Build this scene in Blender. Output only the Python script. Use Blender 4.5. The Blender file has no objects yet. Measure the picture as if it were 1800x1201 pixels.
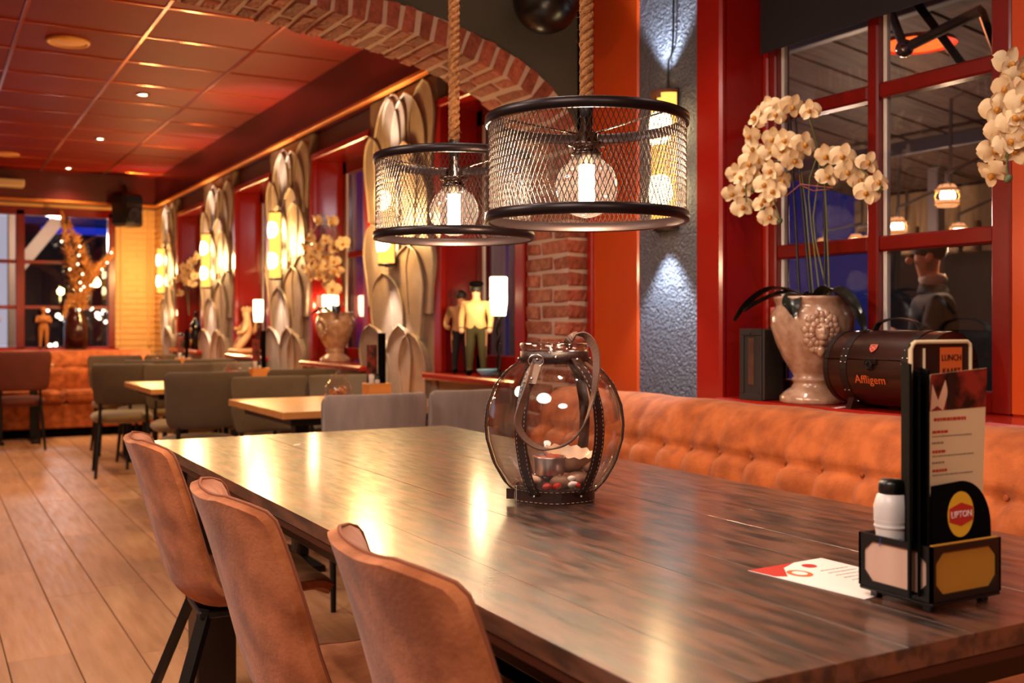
import bpy, math, random
from mathutils import Vector, Matrix
R = random.Random(7)
PI = math.pi
sin, cos = math.sin, math.cos
SC = bpy.context.scene
COL = SC.collection

# ------------------------------------------------------------------ camera
F = 1850.0; HOR = 570.0; CAMH = 1.145
YAW = math.atan(1040.0 / F); SN = sin(YAW); CN = cos(YAW)
cd = bpy.data.cameras.new('camera'); cam = bpy.data.objects.new('camera', cd); COL.objects.link(cam)
cd.sensor_width = 36.0; cd.lens = F / 1800 * 36.0
cd.shift_y = -(600.5 - HOR) / 1800
cam.location = (0, 0, CAMH); cam.rotation_euler = (PI / 2, 0, -YAW)
cd.dof.use_dof = True; cd.dof.focus_distance = 2.15; cd.dof.aperture_fstop = 4.6
cd.clip_start = 0.02
SC.camera = cam

# ------------------------------------------------------------------ world, exposure
w = bpy.data.worlds.new('dusk'); SC.world = w; w.use_nodes = True
bg = w.node_tree.nodes['Background']
bg.inputs[0].default_value = (0.010, 0.016, 0.11, 1); bg.inputs[1].default_value = 0.5
vs = SC.view_settings
vs.view_transform = 'Standard'; vs.look = 'None'; vs.gamma = 1.0; vs.use_curve_mapping = False
vs.exposure = 0.58
cy = SC.cycles
cy.max_bounces = 8; cy.diffuse_bounces = 4; cy.glossy_bounces = 4; cy.transparent_max_bounces = 24
cy.transmission_bounces = 6; cy.caustics_reflective = False; cy.caustics_refractive = False
cy.sample_clamp_indirect = 4.0; cy.sample_clamp_direct = 0.0
cy.use_denoising = True

def light(kind, loc, power, color, size=0.1, rot=(0, 0, 0), spot=None, blend=0.6, sy=None):
    l = bpy.data.lights.new('lamp_light', kind); l.energy = power; l.color = color
    if kind == 'AREA':
        l.size = size; l.shape = 'DISK'
        if sy: l.shape = 'RECTANGLE'; l.size_y = sy
    else:
        l.shadow_soft_size = size
    if kind == 'SPOT': l.spot_size = math.radians(spot); l.spot_blend = blend
    o = bpy.data.objects.new('lamp_light', l); COL.objects.link(o)
    o.location = loc; o.rotation_euler = rot
    return o
WARM = (1.0, 0.62, 0.32); SOFT = (1.0, 0.74, 0.52); PALE = (1.0, 0.85, 0.72)
# unseen fill lights added under the front ceiling (all above and behind the picture)
light('AREA', (-0.6, 0.6, 2.7), 42, PALE, 1.2)
light('AREA', (0.3, -1.2, 2.7), 32, PALE, 1.0)
light('AREA', (-1.0, 2.9, 2.7), 42, PALE, 1.0)
# ceiling spots of the back room
for x, y, p in ((1.38, 7.8, 55), (1.38, 9.87, 45), (1.35, 12.0, 30), (0.45, 5.4, 60), (-0.8, 7.4, 60), (-0.8, 10, 50), (0.4, 8.8, 50)):
    light('SPOT', (x, y, 2.74), p, SOFT, 0.06, spot=120, blend=0.9)

# ------------------------------------------------------------------ materials
def lin(h):
    h = h.lstrip('#'); v = [int(h[i:i + 2], 16) / 255 for i in (0, 2, 4)]
    return tuple((a / 12.92 if a <= .04045 else ((a + .055) / 1.055) ** 2.4) for a in v) + (1,)
def mat(name, col, rough=.5, metal=0, spec=.5, noise=None, bump=None, rnd=0, rvar=None, coat=0, sheen=0, stretch=None, alpha=None, sub=0, crough=.12):
    """noise=(scale, second colour, contrast)  bump=(scale, strength)  rvar=(scale, roughness2)  rnd=brightness spread per object"""
    m = bpy.data.materials.new(name); m.use_nodes = True; nt = m.node_tree; N = nt.nodes; L = nt.links
    b = N['Principled BSDF']
    b.inputs['Base Color'].default_value = lin(col); b.inputs['Roughness'].default_value = rough
    b.inputs['Metallic'].default_value = metal; b.inputs['Specular IOR Level'].default_value = spec
    b.inputs['Coat Weight'].default_value = coat; b.inputs['Coat Roughness'].default_value = crough
    b.inputs['Sheen Weight'].default_value = sheen
    if alpha is not None: b.inputs['Alpha'].default_value = alpha
    tc = N.new('ShaderNodeTexCoord'); mp = N.new('ShaderNodeMapping'); L.new(tc.outputs['Object'], mp.inputs[0])
    if stretch: mp.inputs['Scale'].default_value = stretch
    src = None
    if noise:
        n = N.new('ShaderNodeTexNoise'); n.inputs['Scale'].default_value = noise[0]; n.inputs['Detail'].default_value = 6
        L.new(mp.outputs[0], n.inputs['Vector'])
        oi0 = N.new('ShaderNodeObjectInfo'); va = N.new('ShaderNodeVectorMath'); va.operation = 'ADD'
        ms = N.new('ShaderNodeMath'); ms.operation = 'MULTIPLY'; ms.inputs[1].default_value = 37
        L.new(oi0.outputs['Random'], ms.inputs[0]); L.new(mp.outputs[0], va.inputs[0]); L.new(ms.outputs[0], va.inputs[1]); L.new(va.outputs[0], n.inputs['Vector'])
        r = N.new('ShaderNodeValToRGB'); k = noise[2] if len(noise) > 2 else .2
        r.color_ramp.elements[0].position = .5 - k; r.color_ramp.elements[1].position = .5 + k
        r.color_ramp.elements[0].color = lin(noise[1]); r.color_ramp.elements[1].color = lin(col)
        L.new(n.outputs['Fac'], r.inputs[0]); src = r.outputs[0]
    if rnd:
        oi = N.new('ShaderNodeObjectInfo'); hs = N.new('ShaderNodeHueSaturation')
        mr = N.new('ShaderNodeMapRange'); mr.inputs[3].default_value = 1 - rnd; mr.inputs[4].default_value = 1 + rnd
        L.new(oi.outputs['Random'], mr.inputs[0]); L.new(mr.outputs[0], hs.inputs['Value'])
        if src: L.new(src, hs.inputs['Color'])
        else: hs.inputs['Color'].default_value = lin(col)
        src = hs.outputs[0]
    if src: L.new(src, b.inputs['Base Color'])
    if rvar:
        n2 = N.new('ShaderNodeTexNoise'); n2.inputs['Scale'].default_value = rvar[0]; n2.inputs['Detail'].default_value = 8
        L.new(mp.outputs[0], n2.inputs['Vector']); m2 = N.new('ShaderNodeMapRange')
        m2.inputs[1].default_value = .35; m2.inputs[2].default_value = .65; m2.inputs[3].default_value = rough; m2.inputs[4].default_value = rvar[1]
        L.new(n2.outputs['Fac'], m2.inputs[0]); L.new(m2.outputs[0], b.inputs['Roughness'])
    if bump:
        n3 = N.new('ShaderNodeTexNoise'); n3.inputs['Scale'].default_value = bump[0]; n3.inputs['Detail'].default_value = 4
        L.new(mp.outputs[0], n3.inputs['Vector']); bp = N.new('ShaderNodeBump'); bp.inputs['Strength'].default_value = bump[1]
        bp.inputs['Distance'].default_value = bump[2] if len(bump) > 2 else .01
        L.new(n3.outputs['Fac'], bp.inputs['Height']); L.new(bp.outputs[0], b.inputs['Normal'])
    return m
def emit(name, col, s):
    m = bpy.data.materials.new(name); m.use_nodes = True; nt = m.node_tree
    nt.nodes.remove(nt.nodes['Principled BSDF']); e = nt.nodes.new('ShaderNodeEmission')
    e.inputs[0].default_value = col + (1,) if len(col) == 3 else col; e.inputs[1].default_value = s
    nt.links.new(e.outputs[0], nt.nodes['Material Output'].inputs[0]); return m
def thin_glass(name, tint=(1, 1, 1), rough=0.0, ior=1.5, gain=1.0, haze=0):
    m = bpy.data.materials.new(name); m.use_nodes = True; nt = m.node_tree; N = nt.nodes; L = nt.links
    N.remove(N['Principled BSDF']); t = N.new('ShaderNodeBsdfTransparent'); t.inputs[0].default_value = tint + (1,)
    g = N.new('ShaderNodeBsdfGlossy'); g.inputs['Roughness'].default_value = rough
    f = N.new('ShaderNodeFresnel'); ge = N.new('ShaderNodeNewGeometry'); mr = N.new('ShaderNodeMapRange'); mr.inputs[3].default_value = ior; mr.inputs[4].default_value = 1 / ior; L.new(ge.outputs['Backfacing'], mr.inputs[0]); L.new(mr.outputs[0], f.inputs[0]); mx = N.new('ShaderNodeMixShader')
    mu = N.new('ShaderNodeMath'); mu.operation = 'MULTIPLY'; mu.inputs[1].default_value = gain; mu.use_clamp = True
    L.new(f.outputs[0], mu.inputs[0]); L.new(mu.outputs[0], mx.inputs[0]); L.new(t.outputs[0], mx.inputs[1]); L.new(g.outputs[0], mx.inputs[2])
    L.new(mx.outputs[0], N['Material Output'].inputs[0])
    if haze:
        tr = N.new('ShaderNodeBsdfTranslucent'); m2 = N.new('ShaderNodeMixShader'); m2.inputs[0].default_value = haze; L.new(mx.outputs[0], m2.inputs[1]); L.new(tr.outputs[0], m2.inputs[2]); L.new(m2.outputs[0], N['Material Output'].inputs[0])
    return m

MT = dict(
 ceil=mat('red_ceiling_tile', '#7c1403', .6, rnd=.06, noise=(3, '#6c0f02', .3), spec=.12),
 bulk=mat('deep_crimson_gloss_paint', '#5c0a05', .35, noise=(6, '#500804', .3), coat=.15),
 tbar=mat('red_ceiling_grid', '#c05a1c', .16, metal=.8),
 ceil0=mat('front_ceiling_paint', '#d8b49a', .7),
 redwood=mat('dark_red_gloss_paint', '#7e0e06', .28, noise=(6, '#6c0b05', .3), coat=.3, bump=(30, .05)),
 redtrim=mat('red_gloss_paint', '#96150a', .26, coat=.3, bump=(40, .05)),
 orange=mat('orange_gloss_paint', '#cc4a12', .3, noise=(4, '#c04410', .3), coat=.3, stretch=(1, 1, .2)),
 gold=mat('orange_gold_trim_paint', '#d07a30', .3, metal=.2),
 plaster=mat('blue_grey_rough_plaster', '#6d7280', .45, bump=(95, 1.0, .022), spec=.6, noise=(80, '#4a4f5e', .2), coat=.1),
 stucco=mat('grey_beige_stucco', '#94806f', .5, noise=(8, '#806c5c', .3), bump=(40, .2), spec=.5),
 leafst=mat('grey_beige_relief_stucco', '#a08d7d', .42, noise=(12, '#8a7766', .3), bump=(60, .2), spec=.6),
 olive=mat('dark_olive_wall_paint', '#4c4a40', .6, noise=(5, '#44443c', .3)),
 head=mat('brown_lintel_paint', '#7a4a30', .5),
 mortar=mat('lime_mortar', '#c8ac9c', .85, bump=(120, .6)),
 brick=mat('red_rough_brick', '#b25c44', .8, noise=(30, '#84402c', .2), bump=(60, 1.0, .02), rnd=.3),
 bricky=mat('painted_cream_brick', '#e0b070', .6, bump=(60, .3)),
 wallw=mat('warm_white_wall', '#c8a184', .7),
 dark=mat('dark_wall', '#2a1a14', .6),
 plank=mat('oak_laminate', '#c8926a', .36, noise=(5, '#a9754e', .3), rnd=.12, stretch=(6, .6, 6), bump=(20, .06), rvar=(6, .5)),
 groove=mat('dark_floor_joint', '#3a2416', .8),
 ttop=mat('worn_dark_table_board', '#5c3422', .36, noise=(7, '#180a06', .10), rnd=.16, stretch=(6, 1.2, 6), bump=(26, .07, .003), rvar=(9, .5), spec=1.0, coat=.7, crough=.17),
 tdark=mat('dark_stained_wood', '#24100a', .4, noise=(8, '#180a06', .3)),
 tredge=mat('reddish_brown_table_edge', '#3c180c', .45, noise=(12, '#3c150a', .3), stretch=(1, .2, 1)),
 suede=mat('tan_suede', '#b26b42', .85, noise=(12, '#84451f', .14), sheen=.15, bump=(140, .15), spec=.2),
 piping=mat('brown_piping', '#7c4125', .8),
 sofa=mat('orange_brown_sofa_suede', '#b65f2a', .75, noise=(16, '#8c4216', .16), sheen=.15, bump=(120, .15), spec=.25),
 grey=mat('grey_velvet', '#a2908a', .8, sheen=.5, noise=(14, '#6b605d', .3), stretch=(1, 1, .2)),
 olivef=mat('olive_brown_fabric', '#544230', .8, sheen=.2, noise=(14, '#48382a', .3)),
 oliveg=mat('beige_seat_fabric', '#8a7148', .8, sheen=.3),
 brownf=mat('dark_brown_fabric', '#6a2814', .75, noise=(9, '#581f0f', .3)),
 steel=mat('black_steel', '#121010', .4, metal=.3),
 ltop=mat('honey_oak_top', '#d89a58', .3, noise=(5, '#c07e40', .3), stretch=(.6, 6, 6)),
 rope=mat('jute_rope', '#c8884e', .9, noise=(90, '#8f5a30', .2), bump=(300, .6)),
 rmetal=mat('bronze_black_metal', '#2a2022', .35, metal=.7),
 mesh=mat('black_wire_mesh', '#40332e', .42, metal=.45),
 socket=mat('dark_chrome', '#6a5a50', .2, metal=1),
 leather=mat('dark_brown_leather', '#2a1210', .38, bump=(200, .15)),
 leather2=mat('brown_leather_strap', '#55392e', .45, bump=(200, .15)),
 stitch=mat('pale_thread', '#c8b0a0', .7),
 chrome=mat('nickel', '#cfc6c0', .18, metal=1),
 ceramic=mat('crackled_beige_glaze', '#bf9b84', .18, noise=(28, '#a67f68', .12), bump=(60, .15), coat=.7, spec=.6),
 chest=mat('mahogany_wood', '#3a1810', .32, noise=(14, '#1e0b07', .2), stretch=(1, .25, 3), coat=.3),
 band=mat('dark_leather_band', '#1c100e', .4),
 case=mat('dark_grey_case', '#2b2624', .45), caseb=mat('brown_burl_inlay', '#5a3524', .5, noise=(20, '#3e2317', .2)),
 pink=mat('pink_wax_seal', '#c05848', .4),
 petal=mat('cream_petal', '#efd9b0', .55, noise=(40, '#e8c79a', .3), sheen=.2), lip=mat('yellow_orchid_lip', '#c8892c', .5),
 stem=mat('green_stem', '#64683a', .5), leafg=mat('dark_green_leaf', '#161a14', .3), stake=mat('dark_stake', '#1c1512', .5), raffia=mat('raffia_tie', '#9a5a3a', .8), bud=mat('green_bud', '#5d6544', .4),
 black=mat('matt_black', '#060505', .9, spec=.05), gloss=mat('black_satin_plastic', '#0d0c0c', .28),
 cream=mat('cream_card', '#dcbf98', .6), wood2=mat('pale_wood_panel', '#e0b8a4', .5, noise=(6, '#d0a48e', .3), stretch=(6, 6, .6)),
 yell=mat('golden_wood_panel', '#b8802c', .5, noise=(6, '#a87020', .3)),
 white=mat('white_paint', '#d8d0cc', .5), whitep=mat('white_plastic', '#d6ccc8', .35), paper=mat('white_paper', '#e8dcd8', .5),
 red=mat('print_red', '#b4281e', .5), yellowp=mat('print_yellow', '#d8a428', .5), blue=mat('print_blue', '#28509a', .5), ink=mat('print_grey_ink', '#8a7464', .6),
 photo=mat('dark_red_photo_print', '#8e2a1e', .4, noise=(30, '#150806', .12)), photo2=mat('dark_photo_print', '#24100c', .4), skinp=mat('pale_photo_print', '#d8a888', .5), orangep=mat('orange_print', '#d4602a', .5),
 shell=mat('cream_shell', '#e8cdb4', .35, noise=(16, '#cfa888', .2)), stone=mat('brown_stone', '#9c7058', .5, noise=(12, '#70493a', .3), rnd=.3), glassred=mat('red_glass_nugget', '#c02010', .1), tin=mat('aluminium_cup', '#b09a94', .3, metal=.9), wax=mat('orange_wax', '#c24a20', .4), bone=mat('bone_white_pebble', '#e8e0da', .2),
 bluewall=mat('dark_blue_fabric', '#0e1420', .7), skin=mat('skin', '#c08060', .5), hair=mat('dark_hair', '#1a1210', .6), collar=mat('pale_collar', '#b0a090', .6), jacket=mat('navy_jacket', '#10121e', .8), trouser=mat('dark_trousers', '#141216', .8),
 khaki=mat('khaki_shirt', '#d8b078', .6), khaki2=mat('tan_jacket', '#c09060', .6), oliv2=mat('olive_trousers', '#45401f', .7),
 terracotta=mat('terracotta_figure', '#b06a2c', .6), cherub=mat('beige_plaster_figure', '#c89a70', .5),
 redvase=mat('dark_red_vase', '#34100c', .15, coat=.6), pampas=mat('dry_pampas', '#d89a58', .9, noise=(30, '#b87838', .2)),
 tplank=mat('terrace_roof_boards', '#7a625c', .6, noise=(4, '#3a2c2a', .3), stretch=(.3, 6, 6)), tbeam=mat('terrace_steel', '#6a6468', .4, metal=.4), post=mat('grey_terrace_post', '#7a7078', .6), ground=mat('street_paving', '#2c2826', .8),
 sand=mat('pale_wood_beam', '#b09070', .6), snack=mat('orange_snack', '#c87830', .5, noise=(40, '#8c3a10', .2)), spice=mat('red_preserve', '#b02c10', .4),
 darkbot=mat('dark_bottle_glass', '#0e0a08', .12, coat=.5), goldlab=mat('gold_label', '#d09028', .4),
 grille=mat('cream_ceiling_grille', '#e0a050', .5),
 blind=mat('dark_blind_cloth', '#15121a', .8),
)
MT['glass'] = thin_glass('window_glass', (.94, .94, .95), 0, 1.5, 1.6)
MT['jar'] = thin_glass('clear_jar_glass', (.96, .93, .91), .0, 1.5, 1.5)
MT['bulb'] = thin_glass('bulb_glass', (1, .95, .9), .05, 1.5, 2.6, .006)
MT['fil'] = emit('glowing_filament', (1, .70, .44), 480)
MT['sconce'] = emit('glowing_sconce', (1, .40, .07), 1.7)
MT['hot'] = emit('sconce_bulb', (1, .74, .36), 14)
MT['shade'] = emit('glowing_lamp_shade', (1, .74, .38), 6.0)
MT['spot'] = emit('spot_lens', (1, .75, .5), 22)
MT['amber'] = emit('amber_lamp_shade', (1, .40, .16), .9)
MT['amberhot'] = emit('amber_lamp_bulb', (1, .78, .5), 30)
MT['fairy'] = emit('fairy_light', (1, .72, .42), 5)
MT['street'] = emit('street_light', (1, .8, .6), 5)
MT['heat'] = emit('heater_glow', (1, .12, .02), 1.6)
MT['litwall'] = emit('lit_shop_window', (.75, .7, .85), .45)
MT['skyglow'] = emit('blue_sky_glow', (.02, .06, 1), .35)  # glow that stands in for blue dusk sky

# ------------------------------------------------------------------ mesh builder
class MB:
    def __init__(s): s.v = []; s.f = []; s.m = []; s.sm = []; s.T = None
    def add(s, vs_, fs, mi=0, smooth=False):
        o = len(s.v)
        for p in vs_:
            p = Vector(p); s.v.append(s.T @ p if s.T is not None else p)
        for f in fs: s.f.append([i + o for i in f]); s.m.append(mi); s.sm.append(smooth)
        return s
    def box(s, x0, y0, z0, x1, y1, z1, mi=0):
        return s.add([(x0, y0, z0), (x1, y0, z0), (x1, y1, z0), (x0, y1, z0), (x0, y0, z1), (x1, y0, z1), (x1, y1, z1), (x0, y1, z1)],
            [(0, 3, 2, 1), (4, 5, 6, 7), (0, 1, 5, 4), (1, 2, 6, 5), (2, 3, 7, 6), (3, 0, 4, 7)], mi)
    def cb(s, x0, y0, z0, x1, y1, z1, b=.004, mi=0, jit=0):
        """box with chamfered edges"""
        vs_ = []; idx = {}
        X = (x0, x1); Y = (y0, y1); Z = (z0, z1)
        for i in (0, 1):
            for j in (0, 1):
                for k in (0, 1):
                    sx = 1 - 2 * i; sy = 1 - 2 * j; sz = 1 - 2 * k
                    jx, jy, jz = (R.uniform(-jit, jit) for _ in range(3))
                    for a in range(3):
                        p = [X[i] + sx * b + jx, Y[j] + sy * b + jy, Z[k] + sz * b + jz]
                        p[a] = (X[i], Y[j], Z[k])[a] + (jx, jy, jz)[a]
                        idx[(i, j, k, a)] = len(vs_); vs_.append(p)
        fs = []
        for a in range(3):
            o = [t for t in range(3) if t != a]
            for e in (0, 1):
                q = []
                for (p, r) in ((0, 0), (1, 0), (1, 1), (0, 1)):
                    c = [0, 0, 0]; c[a] = e; c[o[0]] = p; c[o[1]] = r; q.append(idx[(c[0], c[1], c[2], a)])
                if (e == 0) != (a == 1): q = q[::-1]
                fs.append(q)
        for a in range(3):
            o = [t for t in range(3) if t != a]
            for p in (0, 1):
                for r in (0, 1):
                    c0 = [0, 0, 0]; c0[o[0]] = p; c0[o[1]] = r; c1 = list(c0); c0[a] = 0; c1[a] = 1
                    q = [idx[(*c0, o[0])], idx[(*c1, o[0])], idx[(*c1, o[1])], idx[(*c0, o[1])]]
                    fs.append(q)
        for i in (0, 1):
            for j in (0, 1):
                for k in (0, 1): fs.append([idx[(i, j, k, 0)], idx[(i, j, k, 1)], idx[(i, j, k, 2)]])
        return s.add(vs_, fs, mi)
    def lathe(s, prof, n=24, mi=0, c=(0, 0, 0), sx=1, sy=1, a0=0, a1=2 * PI, smooth=True):
        full = abs(a1 - a0 - 2 * PI) < 1e-6; m = n if full else n + 1
        vs_ = []
        for r, z in prof:
            for i in range(m):
                a = a0 + (a1 - a0) * i / n
                vs_.append((c[0] + r * cos(a) * sx, c[1] + r * sin(a) * sy, c[2] + z))
        fs = []
        for j in range(len(prof) - 1):
            for i in range(n):
                i2 = (i + 1) % m if full else i + 1
                fs.append((j * m + i, j * m + i2, (j + 1) * m + i2, (j + 1) * m + i))
        return s.add(vs_, fs, mi, smooth)
    def tube(s, pts, r, n=8, mi=0, closed=False, caps=True, smooth=True, sc=(1, 1)):
        P = [Vector(p) for p in pts]; k = len(P); vs_ = []; up = None
        for i in range(k):
            t = (P[(i + 1) % k] - P[i - 1]) if closed else (P[min(i + 1, k - 1)] - P[max(i - 1, 0)])
            if t.length < 1e-9: t = Vector((0, 0, 1))
            t.normalize()
            if up is None: up = t.orthogonal().normalized()
            up = (up - t * up.dot(t)); up = up.normalized() if up.length > 1e-6 else t.orthogonal().normalized()
            bt = t.cross(up); rr = r[i] if isinstance(r, (list, tuple)) else r
            for j in range(n):
                a = 2 * PI * (j + .5) / n; vs_.append(P[i] + up * (cos(a) * rr * sc[0]) + bt * (sin(a) * rr * sc[1]))
        fs = []
        for i in range(k if closed else k - 1):
            i2 = (i + 1) % k
            for j in range(n): j2 = (j + 1) % n; fs.append((i * n + j, i * n + j2, i2 * n + j2, i2 * n + j))
        s.add(vs_, fs, mi, smooth)
        if caps and not closed: s.add(vs_[:n], [tuple(range(n))[::-1]], mi); s.add(vs_[-n:], [tuple(range(n))], mi)
        return s
    def ribbon(s, pts, wd, wid, th, mi=0, closed=False):
        """strap: pts path, wd width directions, wid width, th thickness"""
        P = [Vector(p) for p in pts]; k = len(P); vs_ = []
        for i in range(k):
            t = (P[(i + 1) % k] - P[i - 1]) if closed else (P[min(i + 1, k - 1)] - P[max(i - 1, 0)])
            t.normalize(); W = Vector(wd[i] if isinstance(wd, list) else wd); W = (W - t * W.dot(t)).normalized(); N = t.cross(W)
            for a, b in ((-1, -1), (1, -1), (1, 1), (-1, 1)): vs_.append(P[i] + W * (a * wid / 2) + N * (b * th / 2))
        fs = []
        for i in range(k if closed else k - 1):
            i2 = (i + 1) % k
            for j in range(4): j2 = (j + 1) % 4; fs.append((i * 4 + j, i * 4 + j2, i2 * 4 + j2, i2 * 4 + j))
        if not closed: fs += [(3, 2, 1, 0), (k * 4 - 4, k * 4 - 3, k * 4 - 2, k * 4 - 1)]
        return s.add(vs_, fs, mi)
    def grid(s, fn, nu, nv, mi=0, cu=False, cv=False, smooth=True):
        vs_ = [fn(i / nu, j / nv) for j in range(nv if cv else nv + 1) for i in range(nu if cu else nu + 1)]
        m = nu if cu else nu + 1; k = nv if cv else nv + 1; fs = []
        for j in range(nv):
            for i in range(nu):
                i2 = (i + 1) % m; j2 = (j + 1) % k; fs.append((j * m + i, j * m + i2, j2 * m + i2, j2 * m + i))
        return s.add(vs_, fs, mi, smooth)
    def ball(s, c, r, mi=0, n=14, m=9):
        rx, ry, rz = r if isinstance(r, (tuple, list)) else (r, r, r)
        return s.grid(lambda u, v: (c[0] + rx * sin(PI * v) * cos(2 * PI * u), c[1] + ry * sin(PI * v) * sin(2 * PI * u), c[2] - rz * cos(PI * v)), n, m, mi, cu=True)
    def poly(s, pts, d, mi=0):
        """prism: polygon pts (3D, planar) extruded by vector d"""
        n = len(pts); d = Vector(d); A = [Vector(p) for p in pts]; B = [p + d for p in A]
        return s.add(A + B, [tuple(range(n))[::-1], tuple(range(n, 2 * n))] + [(i, (i + 1) % n, n + (i + 1) % n, n + i) for i in range(n)], mi)
    def data(s, name, mats):
        me = bpy.data.meshes.new(name); me.from_pydata([tuple(v) for v in s.v], [], s.f)
        for m in (mats if isinstance(mats, (list, tuple)) else [mats]): me.materials.append(MT[m] if isinstance(m, str) else m)
        me.polygons.foreach_set('material_index', s.m); me.polygons.foreach_set('use_smooth', s.sm)
        me.update(); return me
    def build(s, name, mats, parent=None, loc=None, rot=None):
        o = bpy.data.objects.new(name, s.data(name, mats)); COL.objects.link(o)
        if parent: o.parent = parent
        if loc is not None: o.location = loc
        if rot is not None: o.rotation_euler = rot
        return o
def fixn(o):
    import bmesh
    bm = bmesh.new(); bm.from_mesh(o.data); bmesh.ops.remove_doubles(bm, verts=bm.verts, dist=1e-5); bmesh.ops.recalc_face_normals(bm, faces=bm.faces); bm.to_mesh(o.data); bm.free(); return o
def inst(me, name, parent=None, loc=(0, 0, 0), rot=(0, 0, 0), sc=None):
    o = bpy.data.objects.new(name, me); COL.objects.link(o); o.location = loc; o.rotation_euler = rot
    if sc is not None: o.scale = sc if isinstance(sc, (tuple, list)) else (sc,) * 3
    if parent: o.parent = parent
    return o
def tag(o, label=None, cat=None, group=None, kind=None):
    if label: o['label'] = label
    if cat: o['category'] = cat
    if group: o['group'] = group
    if kind: o['kind'] = kind
    return o
def thing(name, label, cat, loc=(0, 0, 0), rz=0, group=None):
    o = bpy.data.objects.new(name, None); COL.objects.link(o); o.location = loc; o.rotation_euler = (0, 0, rz); o.empty_display_size = .05
    return tag(o, label, cat, group)
def struct(o, label=None): return tag(o, label, None, None, 'structure')
def cpy(root, label, loc, rz=None):
    r = root.copy(); COL.objects.link(r); r.location = loc; r['label'] = label
    if rz is not None: r.rotation_euler = (0, 0, rz)
    for ch in list(root.children):
        c = ch.copy(); COL.objects.link(c); c.parent = r
        for g in list(ch.children): d = g.copy(); COL.objects.link(d); d.parent = c
    return r
def cr(pts, n):
    """Catmull-Rom samples"""
    P = [Vector(p) for p in pts]; P = [P[0] * 2 - P[1]] + P + [P[-1] * 2 - P[-2]]; out = []; k = len(P) - 3
    for i in range(n + 1):
        t = i / n * k; j = min(int(t), k - 1); t -= j; a, b, c, d = P[j:j + 4]
        out.append(.5 * ((2 * b) + (c - a) * t + (2 * a - 5 * b + 4 * c - d) * t * t + (3 * b - 3 * c + d - a) * t ** 3))
    return out
def atx(u, v, X):
    t = (u - 900) / F; d = X / (SN + CN * t); return Vector((X, d * (CN - SN * t), CAMH - (v - HOR) * d / F))
def text(body, size, m, name, parent, loc, rot, ext=.0004, sx=1):
    cu = bpy.data.curves.new('txt', 'FONT'); cu.body = body; cu.size = size; cu.extrude = ext; cu.align_x = 'CENTER'; cu.align_y = 'CENTER'; cu.resolution_u = 3
    t = bpy.data.objects.new('txt', cu); COL.objects.link(t); dg = bpy.context.evaluated_depsgraph_get(); dg.update()
    me = bpy.data.meshes.new_from_object(t.evaluated_get(dg)); bpy.data.objects.remove(t)
    me.materials.clear(); me.materials.append(MT[m]); o = inst(me, name, parent, loc, rot, (sx, 1, 1)); return o

# ================================================================== THE SETTING
AF, AB = 3.69, 4.04          # arch wall front, back
WX, NX, GX = 2.34, 2.43, 2.62  # back room wall face, front room wall face, front window glass
YE = 12.9; SILL = .895; ZC = 2.785; ZB = 2.465; BX = 2.30
XL = -3.0
# floor
fl = struct(MB().box(XL, -2.6, -.06, 2.75, YE + .1, -.008).build('floor', 'groove'), 'oak laminate floor running to the far windows')
pm = []
for L_ in (1.26, 1.05, 1.4):
    b = MB(); b.cb(-.1008, -L_ / 2, -.009, .1008, L_ / 2, 0, .0022); pm.append((L_, fixn(b.build('plank', 'plank')).data))
for o in list(COL.objects):
    if o.name.startswith('plank'): bpy.data.objects.remove(o)
xi = 0; x = .256 - .205 * 4 + .1025
while x < 2.5:
    y = .2 - R.random() * 1.2 if x > -.1 else 3.5 - R.random()
    while y < YE:
        L_, me = pm[R.randrange(3)]
        inst(me, 'plank', fl, (x, y + L_ / 2, R.uniform(-.0005, .0003))); y += L_ + .0015
    x += .205
# ceilings
struct(MB().box(XL, -2.6, ZC, 2.75, AF + .1, ZC + .05).build('ceiling', 'ceil0'), 'plain ceiling of the front room')
cl = struct(MB().box(XL, AF + .1, ZC + .012, 2.75, YE + .1, ZC + .05).build('ceiling', 'ceil'), 'red suspended ceiling of the back room')
S = .633; gx = [1.112 + S * k for k in range(-6, 3)]; gy = [4.0 + .36 + S * k for k in range(-1, 14)]
b = MB(); b.cb(-S / 2 + .012, -S / 2 + .012, 0, S / 2 - .012, S / 2 - .012, .012, .003); tm = b.data('ceiling_tile', 'ceil')
for X in gx[:-1]:
    for Y in gy[:-1]: inst(tm, 'ceiling_tile', cl, (X + S / 2, Y + S / 2, ZC - .001 + R.uniform(0, .002)))
for X in gx[1:]:
    MB().cb(X - .012, gy[0], ZC - .006, X + .012, gy[-1], ZC + .01, .004).build('ceiling_runner', 'tbar', cl)
for Y in gy:
    MB().cb(gx[0], Y - .010, ZC - .005, gx[-1], Y + .010, ZC + .009, .0035).build('ceiling_runner', 'tbar', cl)
# bulkhead along the windows and the far wall, with its gold edge strip
b = MB(); b.box(BX, AB, ZB, 2.75, YE, ZC).box(XL, 12.25, ZB, BX, YE, ZC)
bk = struct(b.build('trim_1', 'bulk'), 'dark red bulkhead above the windows')
b = MB(); b.cb(BX - .018, AB, ZB - .012, BX + .02, 12.25, ZB + .014, .004).build('edge_strip', 'gold', bk)
MB().cb(XL, 12.232, ZB - .012, BX, 12.27, ZB + .014, .004).build('edge_strip', 'gold', bk)
# outer shell
struct(MB().box(XL - .1, -2.6, 0, XL, YE, ZC).build('wall_left', 'wallw'), 'plain wall on the left')
struct(MB().box(XL, -2.7, 0, 2.75, -2.6, ZC).build('wall_back', 'wallw'), 'plain wall behind the viewer')
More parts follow.
